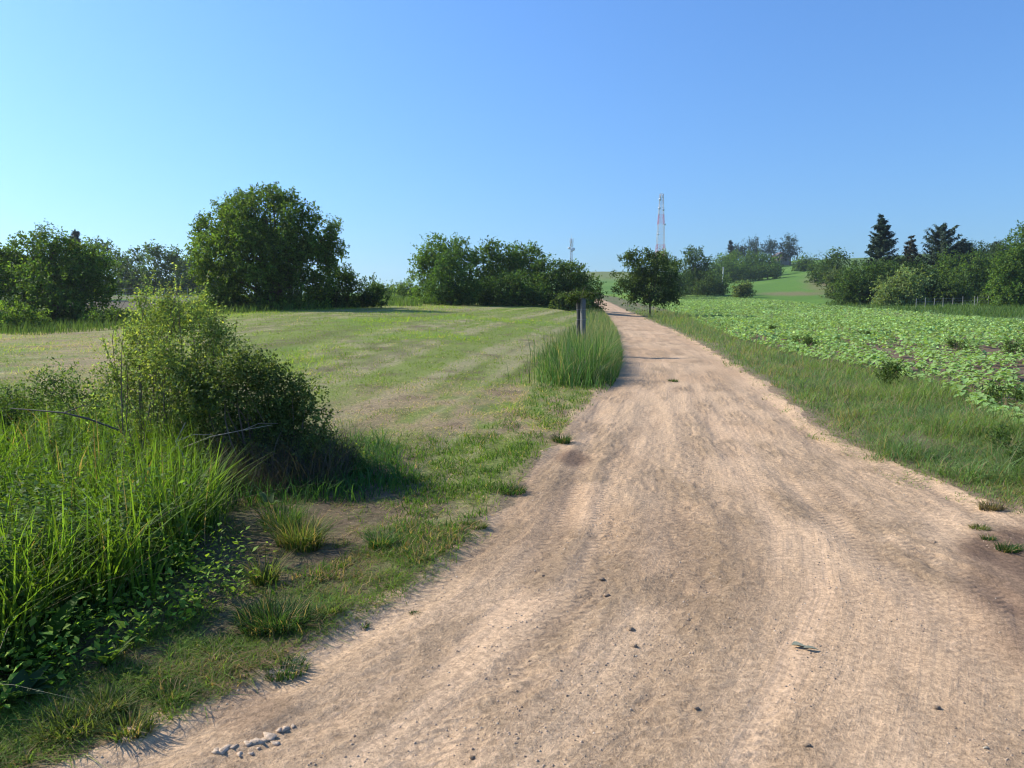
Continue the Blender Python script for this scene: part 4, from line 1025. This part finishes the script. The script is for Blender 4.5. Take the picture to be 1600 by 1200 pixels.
for i in range(8):
    mb = MB()
    for (a, z, L, tl) in plant_leaves(7, r):
        V, F_ = heart_leaf(L * 1.25, L * 1.2); V = V + [L * .25, 0, 0]
        ca, sa = math.cos(a), math.sin(a); ct, st = math.cos(tl), math.sin(tl)
        V = np.c_[V[:, 0] * ct - V[:, 2] * st, V[:, 1], V[:, 0] * st + V[:, 2] * ct]
        V = np.c_[V[:, 0] * ca - V[:, 1] * sa, V[:, 0] * sa + V[:, 1] * ca, V[:, 2] + z]; mb.add(V, F_)
    nv = mb.n
    whole.append(mb.mesh('crop_plant', M_CROP, np.tile(LC * r.uniform(.85, 1.15), (nv, 1)) ))
CG = 'young broad leaved crop plants in rows right of the track'
CL = 'young pale green broad leaved crop plant in the field right of the track'
zz = hz(cp_[:, 0], cp_[:, 1])
for q, i in enumerate(near_i):
    loc = (float(cp_[i, 0]), float(cp_[i, 1]), float(zz[i]) - .005); s = float(r.uniform(.75, 1.3))
    if q < 110:
        o = obj('crop_plant', stemme, None, None, CL, 'crop plant', CG, loc)
        o.scale = (s, s, s); o.rotation_euler = (0, 0, float(r.uniform(0, 6.28)))
        for (a, z, L, tl) in plant_leaves(7, r):
            lf_ = obj('leaf', leafme[int(r.integers(5))], o, None, None, None, None, (math.cos(a) * .02, math.sin(a) * .02, z))
            k_ = L * 1.25 / .13; lf_.scale = (k_, k_, k_); lf_.rotation_euler = (0, -tl, a)
    else:
        o = obj('crop_plant', whole[int(r.integers(8))], None, None, CL, 'crop plant', CG, loc)
        o.scale = (s, s, s); o.rotation_euler = (0, 0, float(r.uniform(0, 6.28)))
fp = cp_[far_mask]; fz = zz[far_mask]
Qs, Cs = [], []
for lo, hi, nl, big in ((0, 28, 9, .88), (28, 70, 6, 1.05), (70, 400, 3, 1.6)):
    k = (fp[:, 1] >= lo) & (fp[:, 1] < hi); p, z = fp[k], fz[k]; n = len(p)
    if n == 0: continue
    sc = r.uniform(.75, 1.3, n) * (.8 + .5 * fbm(p[:, 0] / 3, p[:, 1] / 4, 410, 2))
    a = (np.arange(nl)[None] * 2.4 + r.uniform(0, 6.28, (n, 1)) + r.normal(0, .3, (n, nl)))
    f = (np.arange(nl)[None] + 1) / nl
    L = .125 * sc[:, None] * big * r.uniform(.75, 1.2, (n, nl)) * (1.15 - .3 * f)
    hz_ = .2 * sc[:, None] * (.35 + .65 * f)
    d = np.stack([np.cos(a), np.sin(a), r.uniform(-.45, .35, (n, nl))], -1)
    P = np.stack([np.broadcast_to(p[:, :1], a.shape), np.broadcast_to(p[:, 1:], a.shape), z[:, None] + hz_], -1) + d * [.025, .025, 0]
    P = P.reshape(-1, 3); d = d.reshape(-1, 3); L = L.reshape(-1)
    Qs.append(kites(P, d, np.array([0, 0, 1.]) + r.normal(0, .5, P.shape), L, L * .85))
    tone = np.repeat((.85 + .3 * fbm(p[:, 0] / 6, p[:, 1] / 8, 412, 2)) * r.uniform(.72, 1.2, n), nl)
    Cs.append(vary(LC, len(P), r, .24, .10) * tone[:, None])
obj('crop', leaf_mesh('crop', np.concatenate(Qs), M_CROP, np.concatenate(Cs)), None, 'stuff', 'rows of young pale green crop filling the field')
# weeds standing darker in the crop
for i, (u, v, hh_, lab) in enumerate([(1262, 546, .55, 'dark upright weed in the crop nearest the track'), (1380, 606, .6, 'dark leafy weed at the crop edge above the rough verge'), (1495, 552, .5, 'dark weed in the middle of the crop rows'), (1580, 560, .7, 'bushy dark weed in the crop by the right edge'), (1350, 528, .45, 'small dark weed among distant crop rows'), (1210, 520, .45, 'small dark weed near the left border of the crop'), (1555, 640, .5, 'leafy weed patch where verge meets crop on the right')]):
    hh_ *= .7; g = G(u, v); t = thing('weed', lab, 'weed', (g[0], g[1], float(hz(g[:1], g[1:2])[0]) - .01), 'darker weeds standing in the crop')
    rr_ = np.random.default_rng(450 + i)
    Q, c = crown([(rr_.normal(0, .15), rr_.normal(0, .15), hh_ * rr_.uniform(.3, .7), hh_ * .22, hh_ * .22, hh_ * .35) for _q in range(5)], 700, rr_, .075, .022, .16, (.075, .12, .035), up=1.2)
    Q = Q[Q[:, :, 2].min(1) > 0]; c = c[:len(Q)]
    obj('foliage', leaf_mesh('foliage', Q, M_LEAF, c), t)
    mb = MB()
    for k_ in range(5):
        a = rr_.uniform(0, 6.28); mb.tube([(0, 0, 0), (math.cos(a) * hh_ * .2, math.sin(a) * hh_ * .2, hh_ * .6), (math.cos(a) * hh_ * .3, math.sin(a) * hh_ * .3, hh_)], [.008, .006, .003], 5)
    obj('stem', mb.mesh('stem', M_STEM), t)

# ------------------------------------------------------------------ foreground shrub and bramble mound
def shrub(name, label, cat, u0, v0, Yc, lobes, n, leafl, leafw, col, nst, seed, stem_r=.010, twig=.16, depth=.8, per=12, mat=None, amt=.3, sub=22, up=.3, subr=(.25, .5), tips=()):
    r = np.random.default_rng(seed)
    b = at(u0, v0, Yc); b[1] = Yc; bz = float(hz(np.array([b[0]]), np.array([Yc]))[0]); root = np.array([b[0], Yc, bz])
    m = Yc / 1140
    lb = []
    for l in lobes:
        c = at(l[0], l[1], Yc); lb.append((c[0] - root[0], (l[4] if len(l) > 4 else r.uniform(-.3, .3)), c[2] - root[2], l[2] * m, (l[2] + l[3]) / 2 * m * depth, l[3] * m))
    t = thing(name, label, cat, root)
    Q, c = crown(lb, n, r, leafl, leafw, twig, col, up, per, sub, subr, .35, amt)
    k = Q[:, :, 2].min(1) > .04; Q, c = Q[k], c[k]
    Q2, C2 = [], []
    for j in range(nst):
        l = lb[int(r.integers(len(lb)))]
        e = np.array(l[:3]) + unit(r.normal(size=3)) * np.array(l[3:]) * r.uniform(.4, 1.0)
        if j < len(tips):
            e = at(tips[j][0], tips[j][1], Yc) - root
        e[2] = max(e[2], .15)
        s = np.array([e[0] * r.uniform(.35, .8) + r.normal(0, .08), r.normal(0, .22), -.02])
        tt = np.linspace(0, 1, 8)[:, None]
        p = s * (1 - tt) + e * tt + np.sin(tt * math.pi) * np.array([r.normal(0, .1), r.normal(0, .06), .12 * e[2]])
        mb = MB(); mb.tube(p, stem_r * r.uniform(.6, 1.2) * (1 - .8 * tt[:, 0]), 5)
        if j < 60: obj('stem', mb.mesh('stem', M_TWIG), t)
        k2 = 70 if j < len(tips) else 60
        q = p[2:][r.integers(0, 6, k2)] + r.normal(0, .05, (k2, 3))
        if j < len(tips):
            f = r.uniform(.45, 1, k2)[:, None]; q = s * (1 - f) + e * f + np.sin(f * math.pi) * np.array([0, 0, .12 * e[2]])
        Q2.append(kites(q, r.normal(size=(k2, 3)) + [0, 0, .4], r.normal(size=(k2, 3)) + [0, 0, 1], np.full(k2, leafl * 1.1), np.full(k2, leafw * 1.1))); C2.append(vary(col, k2, r, .3, .15) * 1.2)
    Q = np.concatenate([Q] + Q2); c = np.concatenate([c] + C2)
    o = obj('foliage', leaf_mesh('foliage', Q, mat or M_LEAF, c), t)
    return t
shrub('tall_shrub', 'tall ragged light green shrub with thin upright shoots in the left foreground', 'shrub', 270, 720, 6.9, [
    (235, 495, 34, 24), (262, 470, 22, 18), (310, 478, 20, 16), (215, 470, 12, 14), (300, 505, 46, 28), (225, 545, 52, 44), (290, 550, 60, 46), (245, 610, 66, 50), (320, 600, 60, 52), (205, 600, 34, 50), (280, 655, 80, 40), (195, 545, 24, 34), (175, 600, 22, 40), (350, 540, 30, 26), (340, 510, 30, 26), (340, 640, 60, 50)], 27000, .030, .015, (.21, .27, .085), 75, 501, tips=[(272, 408), (226, 432), (318, 440), (330, 462), (213, 462), (250, 445), (352, 490), (195, 500), (300, 455), (262, 440), (390, 530), (170, 560), (285, 430), (240, 418), (205, 480), (180, 510), (340, 470), (370, 500), (325, 425), (160, 530)], twig=.17, subr=(.24, .5), sub=16, stem_r=.006)
shrub('bramble_mound', 'dark dense bramble mound leaning right of the tall front shrub', 'shrub', 440, 745, 6.55, [
    (385, 590, 55, 38), (440, 610, 55, 40), (395, 650, 70, 50), (470, 660, 52, 46), (440, 700, 80, 42), (505, 700, 34, 38), (360, 700, 50, 40), (530, 722, 30, 26), (556, 744, 26, 18), (390, 570, 30, 20), (330, 600, 50, 40)], 30000, .028, .017, (.11, .155, .05), 50, 502, tips=[(500, 602), (470, 585), (430, 560), (520, 640)], twig=.13)
shrub('leafy_weed', 'grey green leafy weed clump behind the tall foreground grass', 'weed', 120, 680, 8.6, [(110, 610, 60, 30), (40, 630, 60, 30), (170, 640, 50, 32), (10, 650, 50, 30)], 6500, .045, .018, (.10, .16, .05), 20, 503, twig=.2)
shrub('dark_weed', 'dark leafy bush cut by the left edge behind the grass', 'weed', -10, 690, 7.4, [(0, 655, 55, 34), (-60, 640, 60, 50)], 5000, .04, .02, (.04, .07, .022), 12, 504)
# dry stalks hanging in and under the mound, its shade painted into their colour
r = np.random.default_rng(61)
n = 4200
X = r.uniform(-3.1, -1.25, n); Y = r.uniform(5.7, 7.0, n)
u, v = proj(X, Y, gz(X, Y)); k = inpoly(u, v, [(330, 700), (530, 705), (555, 740), (530, 775), (400, 785), (330, 770)]); X, Y = X[k], Y[k]; n = len(X)
grass('dry_stalks', X, Y, r.uniform(.15, .65, n), r.uniform(.003, .006, n), r.uniform(.2, 1.1, n), 3, np.tile((.075, .068, .05), (n, 1)), r, .25, .06, mat=M_DRY, label='dead brown stalks tangled under the bramble mound')
# dead branches
M_DEAD = plain('dead_wood', (.09, .075, .065), .85, 0, .3, 50)
def branch(label, pts, Y, rad, mat):
    p = [at(u, v, Y + d) for u, v, d in pts]; t = thing('bare_branch', label, 'branch', p[0])
    mb = MB(); q = [np.array(a) - p[0] for a in p]; mb.tube(q, np.linspace(rad, rad * .35, len(q)), 6)
    mm = q[len(q) // 2]
    mb.tube([mm, mm + [.12, .05, .05], mm + [.26, .1, .04]], [rad * .5, rad * .35, rad * .2], 5)
    obj('wood', mb.mesh('wood', mat), t)
branch('dark bare branch arching over the tall grass at the left', [(185, 672, 0), (140, 655, -.1), (100, 645, -.1), (55, 641, 0), (15, 638, .1)], 6.0, .010, M_DEAD)
branch('pale bare branch sticking out below the tall shrub', [(285, 700, 0), (330, 682, -.1), (380, 672, -.15), (425, 664, -.2)], 6.2, .006, plain('pale_wood', (.36, .30, .22), .8, 0, .2, 50))
branch('grey forked branch at the foot of the tall shrub', [(300, 735, 0), (282, 705, 0), (275, 690, .05), (290, 660, .1)], 6.0, .010, plain('grey_wood', (.30, .27, .24), .8, 0, .2, 50))

# ------------------------------------------------------------------ broad leaved weeds at the front left
r = np.random.default_rng(71)
PW = [(-600, 1300), (0, 1135), (160, 1065), (290, 985), (400, 935), (425, 900), (340, 880), (250, 890), (120, 965), (-100, 1050), (-600, 1200)]
X, Y = scatter(4300, 2.1, 7, r, -1.3, -.1)
u, v = proj(X, Y, gz(X, Y)); k = inpoly(u, v, PW) | (inpoly(u, v, PTALL) & (v > 760) & (r.uniform(size=len(X)) < .8))
X, Y = X[k], Y[k]; n = len(X); nl = 9
print('weeds', n)
sc = r.uniform(.5, 1.2, n)
a = np.arange(nl)[None] * 2.4 + r.uniform(0, 6.28, (n, 1)); f = (np.arange(nl)[None] + 1) / nl
L = .042 * sc[:, None] * r.uniform(.5, 1.35, (n, nl)); hgt = r.uniform(.04, .26, (n, 1)) * f
d = np.stack([np.cos(a), np.sin(a), r.uniform(-.2, 1.1, (n, nl))], -1)
P = np.stack([X[:, None] + d[..., 0] * .02, Y[:, None] + d[..., 1] * .02, hz(X, Y)[:, None] + hgt], -1).reshape(-1, 3); d = d.reshape(-1, 3); L = L.reshape(-1)
c = vary((.20, .31, .045), len(P), r, .3, .12)
obj('broadleaf_weeds', leaf_mesh('broadleaf_weeds', kites(P, d, np.array([0, 0, 1.]) + r.normal(0, .3, P.shape), L, L * .5), M_LEAF, c), None, 'stuff', 'bright broad leaved weeds along the foot of the tall grass')
r = np.random.default_rng(72)
X, Y = scatter(5200, 2.8, 9, r, -1.3, -.1)
u, v = proj(X, Y, gz(X, Y)); k = inpoly(u, v, PTALL) & (r.uniform(size=len(X)) < .15 + .8 * sm(fbm(X / .5, Y / .5, 720, 2), .45, .6))
X, Y = X[k], Y[k]; n = len(X); nl = 22
H_ = r.uniform(.25, .62, n) * np.clip((RL(Y) - X) / 1.3, .35, 1)
f = np.linspace(.25, 1, nl)[None]; a = np.arange(nl)[None] * 1.57 + r.uniform(0, 6.28, (n, 1)) + r.normal(0, .3, (n, nl))
L = .062 * (1.25 - .7 * f) * r.uniform(.7, 1.25, (n, nl)); ln = r.normal(0, .12, (n, 2, 1))
d = np.stack([np.cos(a), np.sin(a), r.uniform(-.4, .4, (n, nl))], -1)
P = np.stack([X[:, None] + ln[:, 0] * H_[:, None] * f, Y[:, None] + ln[:, 1] * H_[:, None] * f, hz(X, Y)[:, None] + H_[:, None] * f], -1).reshape(-1, 3)
d = d.reshape(-1, 3); L = L.reshape(-1)
obj('nettles', leaf_mesh('nettles', kites(P, d, np.array([0, 0, 1.]) + r.normal(0, .3, P.shape), L, L * .5), M_LEAF, vary((.10, .17, .035), len(P), r, .3, .12)), None, 'stuff', 'nettle like leafy stems mixed into the tall grass')
# dock plant: large leaves, each its own part
def dock(label, u, v, nleaf, L, col, seed):
    g = G(u, v); r = np.random.default_rng(seed)
    t = thing('dock_plant', label, 'plant', (g[0], g[1], float(hz(g[:1], g[1:2])[0])), None)
    for i in range(nleaf):
        V, F_ = heart_leaf(L * r.uniform(.7, 1.1), L * .42)
        V[:, 2] += V[:, 0] * r.uniform(.6, 1.4)
        a = i * 2.4 + r.uniform(0, .5); ca, sa = math.cos(a), math.sin(a)
        V = np.c_[V[:, 0] * ca - V[:, 1] * sa, V[:, 0] * sa + V[:, 1] * ca, V[:, 2]]
        obj('leaf', poly_mesh('leaf', V, F_, M_LEAF, np.tile(np.array(col) * r.uniform(.8, 1.2), (len(V), 1)), True), t)
dock('broad leaved dock plant at the foot of the tall grass', 60, 1040, 9, .26, (.075, .15, .025), 81)
dock('dock plant with cupped leaves by the left edge', 25, 1000, 8, .24, (.07, .13, .03), 82)
dock('small dock rosette at the lower left corner', 30, 1105, 9, .15, (.07, .12, .05), 83)
dock('leafy rosette on the bare ground near the track', 170, 1055, 7, .12, (.08, .13, .03), 84)
dock('pale green thistle rosette at the dry patch', 420, 800, 7, .12, (.10, .16, .06), 85)

# ------------------------------------------------------------------ separate tufts
def tuft(label, u, v, n, hgt, rad, col, seed, seedheads=0, dry=.15):
    g = G(u, v); r = np.random.default_rng(seed); z = float(hz(g[:1], g[1:2])[0])
    a = r.uniform(0, 6.28, n); rr_ = rad * np.sqrt(r.uniform(0, 1, n))
    P = np.stack([np.cos(a) * rr_, np.sin(a) * rr_ * .8, np.full(n, -.01)], 1)
    Q = blades(P, hgt * r.uniform(.5, 1.1, n), r.uniform(.004, .008, n), r.uniform(.2, 1.2, n), 3, r, a + r.normal(0, .6, n))
    c = vary(col, n, r, .25, .15); c[r.uniform(size=n) < dry] = STRAW * .8
    o = obj('grass_tuft', leaf_mesh('grass_tuft', Q, M_GRASS, np.repeat(c, 3, 0)), None, None, label, 'grass tuft', 'tufts of grass growing alone', (g[0], g[1], z))
    for k in range(seedheads):
        b = np.array([r.normal(0, rad * .4), r.normal(0, rad * .4), 0]); hh_ = hgt * r.uniform(1.2, 1.6); ln = r.normal(0, .08, 2)
        mb = MB(); tip = b + [ln[0], ln[1], hh_]
        mb.tube([b, (b + tip) / 2 + [0, 0, .01], tip], .0025, 4); mb.tube([tip, tip + [ln[0] * .1, 0, .03], tip + [ln[0] * .2, 0, .09]], [.003, .010, .002], 6)
        obj('seed_head', mb.mesh('seed_head', M_DRYS), o)
M_DRYS = plain('dry_seed_head', (.40, .36, .22), .9, 0, .15, 60)
GT = (.05, .10, .03); GY = (.11, .15, .04)
for i, a in enumerate([
 ('round dark grass tuft standing alone on the left of the track', 878, 692, 260, .14, .10, GT),
 ('flat grass tuft on the sand at the lower left of the track', 440, 1050, 260, .06, .11, GT),
 ('bright grass tuft at the ragged track edge bottom left', 165, 1120, 320, .10, .08, GY),
 ('brownish grass tuft between bright tuft and bottom left corner', 110, 1150, 320, .10, .12, GY),
 ('yellowish grass tuft hanging over the track at lower left', 200, 1150, 260, .09, .09, GY),
 ('small tuft beside the dusty track edge below the dock plants', 270, 1100, 240, .08, .08, GT),
 ('dark bushy tuft spilling onto the sand left of the track', 430, 985, 700, .15, .16, GT),
 ('small yellow tuft next to the dark bushy tuft', 515, 972, 200, .06, .06, GY),
 ('tiny tuft alone on the sand right of the small yellow tuft', 570, 980, 60, .03, .02, GT),
 ('tiny tuft on the sand nearest the track centre at left', 648, 958, 60, .03, .02, GT),
 ('wide low tuft at the edge of the green roadside strip', 795, 772, 420, .07, .14, GT),
 ('low tuft below the wide one at the strip edge', 740, 830, 260, .05, .09, GY),
 ('thin tuft growing in the middle of the track', 1052, 597, 150, .09, .10, GT),
 ('tuft on the damp dark soil at the right edge', 1575, 860, 200, .07, .07, GT),
 ('small tuft on the sand above the damp dark soil', 1530, 828, 160, .05, .06, GY),
 ('tiny tuft left of the damp dark soil', 1545, 845, 100, .05, .04, GT),
 ('brown tuft at the end of the right verge', 1548, 798, 200, .09, .08, (.15, .13, .08)),
 ('tall upright yellowish tuft on the dry patch', 470, 860, 420, .28, .14, GY, 0, 0),
 ('green bladed tuft left of the tall yellowish one', 440, 830, 340, .26, .12, (.08, .15, .03)),
 ('slim tuft of grass in front of the dry patch', 415, 915, 160, .22, .07, GY, 0, 0),
 ('fresh green tuft at the right of the dry patch', 595, 860, 260, .14, .08, (.07, .14, .04)),
 ('small fresh tuft under the right end of the bramble mound', 560, 745, 260, .18, .10, (.06, .13, .03))]):
    tuft(*a[:7], 600 + i, a[8] if len(a) > 8 else 0)
# feathery mugwort like plants
for i, (lab, u, v, h_) in enumerate([('feathery pale green plant in the shade of the tall grass', 150, 950, .34), ('feathery plant close to the left edge', 75, 900, .4), ('upright leafy shoot on the bank at the right verge', 1560, 720, .3), ('pale leafy shoot beside the one at the right verge', 1590, 745, .25)]):
    g = G(u, v); r = np.random.default_rng(700 + i)
    t = thing('leafy_shoot', lab, 'plant', (g[0], g[1], float(hz(g[:1], g[1:2])[0])))
    Q, c = crown([(0, 0, h_ * .6, h_ * .3, h_ * .3, h_ * .5)], 700, r, .035, .012, .07, (.08, .13, .04), up=.8)
    obj('foliage', leaf_mesh('foliage', Q, M_LEAF, c), t)
    mb = MB(); mb.tube([(0, 0, 0), (.01, 0, h_ * .5), (0, .01, h_ * .95)], [.006, .004, .002], 5); obj('stem', mb.mesh('stem', M_STEM), t)

# ------------------------------------------------------------------ clods, stones, scraps on the track
def rock(r, sz):
    th = np.array([(math.cos(a) * math.cos(b), math.sin(a) * math.cos(b), math.sin(b)) for b in (-.9, -.2, .5, 1.1) for a in np.arange(6) / 6 * 2 * math.pi])
    V = th * sz * r.uniform(.45, 1.3, (24, 1)) * [1.15, .9, .55]
    F_ = [(i * 6 + j, i * 6 + (j + 1) % 6, (i + 1) * 6 + (j + 1) % 6, (i + 1) * 6 + j) for i in range(3) for j in range(6)]
    F_ += [(18, 19, 20, 21), (18, 21, 22, 23)]
    return V, np.array(F_)
M_CLOD = ground_material('dry_clod', .3, .006, (60, 160, 400))
r = np.random.default_rng(91)
cme = []
for i in range(5):
    V, F_ = rock(r, 1.0); me = poly_mesh('dirt_clod', V, F_, M_CLOD, np.tile((.56, .43, .31), (len(V), 1)), False); cme.append(me)
for u, v, s in [(338, 1178, .020), (352, 1176, .024), (366, 1172, .020), (374, 1180, .014), (388, 1166, .026), (400, 1162, .028), (412, 1160, .024), (422, 1154, .022), (404, 1172, .014), (436, 1144, .018), (446, 1140, .020), (458, 1136, .016), (392, 1178, .012), (430, 1162, .013)]:
    g = G(u, v); o = obj('dirt_clod', cme[int(r.integers(5))], None, None, 'dry clod in the crumbly ridge of earth at the front left of the track', 'clod', 'clods in the crumbly ridge of earth', (g[0], g[1], float(hz(g[:1], g[1:2])[0]) + s * .0))
    s *= float(r.uniform(.55, 1.1)); o.scale = (s * float(r.uniform(.8, 1.5)), s, s); o.rotation_euler = (0, 0, float(r.uniform(0, 6.28)))
for u, v, s, lab in [(1243, 1010, .0, ''), (570, 984, .018, 'dark clod on smooth sand at the left of the track'), (940, 905, .030, 'upper dark clod in the left rut'), (948, 930, .028, 'second dark clod in the left rut'), (985, 985, .026, 'third dark clod further down the left rut'), (992, 1010, .024, 'lowest dark clod in the left rut'), (848, 903, .018, 'dark clod left of the left rut'), (1463, 1104, .022, 'dark clod at the lower right of the track'), (1088, 1107, .018, 'dark clod at the bottom middle of the track'), (1262, 1164, .018, 'dark clod near the bottom edge of the track'), (738, 1186, .022, 'dark clod at the bottom left of the track centre'), (1460, 850, .02, 'small clod near the damp soil'), (1542, 1168, .016, 'pale stone at the bottom right of the track')]:
    if not s: continue
    g = G(u, v); V, F_ = rock(r, s)
    s *= .75; V = V * .75; cc = (.50, .44, .34) if 'pale' in lab else (.30, .22, .15)
    obj('dirt_clod' if 'clod' in lab else 'stone', poly_mesh('clod', V, F_, M_CLOD, np.tile(cc, (len(V), 1)), False), None, None, lab, 'clod' if 'clod' in lab else 'stone', None, (g[0], g[1], float(hz(g[:1], g[1:2])[0]) + s * .15))
# crumbs
n = 13000
Y = np.exp(r.uniform(math.log(2.0), math.log(14), n)); X = RL(Y) + r.uniform(0, 1, n) * (RR(Y) - RL(Y))
cl = fbm((X - RL(Y)) / .4, Y / 1.2, 900, 3); k = r.uniform(size=n) < sm(cl, .42, .62); X, Y = X[k], Y[k]; n = len(X)
base = []
V0_, F0_ = rock(r, 1.0)
oct_ = np.array([(1, 0, 0), (0, 1, 0), (-1, 0, 0), (0, -1, 0), (0, 0, .8), (0, 0, -.8)]); of = np.array([(0, 1, 4), (1, 2, 4), (2, 3, 4), (3, 0, 4), (1, 0, 5), (2, 1, 5), (3, 2, 5), (0, 3, 5)])
s = r.gamma(2.2, .0022, n) + .0018
s = np.minimum(s, .008)
V = oct_[None] * s[:, None, None] * r.uniform(.6, 1.3, (n, 6, 1)) + np.stack([X, Y, hz(X, Y) - s * .1], 1)[:, None]
c = np.where((r.uniform(size=n) < .15)[:, None], (.58, .47, .35), (.50, .37, .26)) * r.uniform(.65, 1.15, (n, 1))
obj('pebbles', poly_mesh('pebbles', V.reshape(-1, 3), (of[None] + 6 * np.arange(n)[:, None, None]).reshape(-1, 3), M_CLOD, np.repeat(c, 6, 0)), None, 'stuff', 'fine crumbs of earth and grit on the track')
# dried curled leaf lying on the track
g = G(1253, 1012)
t = thing('dry_leaf', 'grey green curled leaf fragment lying on the track', 'leaf', (g[0], g[1], float(hz(g[:1], g[1:2])[0]) + .004))
M_SCRAP = plain('grey_green_leaf', (.25, .255, .18), .7, 0, .2, 80)
for (x0, y0, L, Wd, a, nm) in ((-.045, .01, .075, .03, -.25, 'blade'), (.0, -.02, .07, .024, -.1, 'blade'), (-.03, .035, .05, .018, -.6, 'blade')):
    V, F_ = heart_leaf(L, Wd); V[:, 2] = V[:, 2] * .2 + np.abs(V[:, 1]) * .7 + .003
    V = np.c_[V[:, 0] * math.cos(a) - V[:, 1] * math.sin(a) + x0, V[:, 0] * math.sin(a) + V[:, 1] * math.cos(a) + y0, V[:, 2]]
    obj(nm, poly_mesh(nm, V, F_, M_SCRAP, None, True), t)
# brush heap on the right verge
g = G(1425, 700); r = np.random.default_rng(95)
n = 420
P = np.stack([r.normal(0, .22, n), r.normal(0, .12, n), r.uniform(0, .05, n)], 1)
Q = blades(P, r.uniform(.02, .07, n), r.uniform(.003, .007, n), r.uniform(2, 5, n), 2, r)
obj('dry_brush', leaf_mesh('dry_brush', Q, M_DRY, np.repeat(vary((.22, .17, .12), n, r, .3, .06), 2, 0)), None, None, 'small heap of dead brown brush on the right verge', 'brush heap', None, (g[0], g[1], float(hz(g[:1], g[1:2])[0])))
print('polys', sum(len(o.data.polygons) for o in S.objects if o.type == 'MESH'))
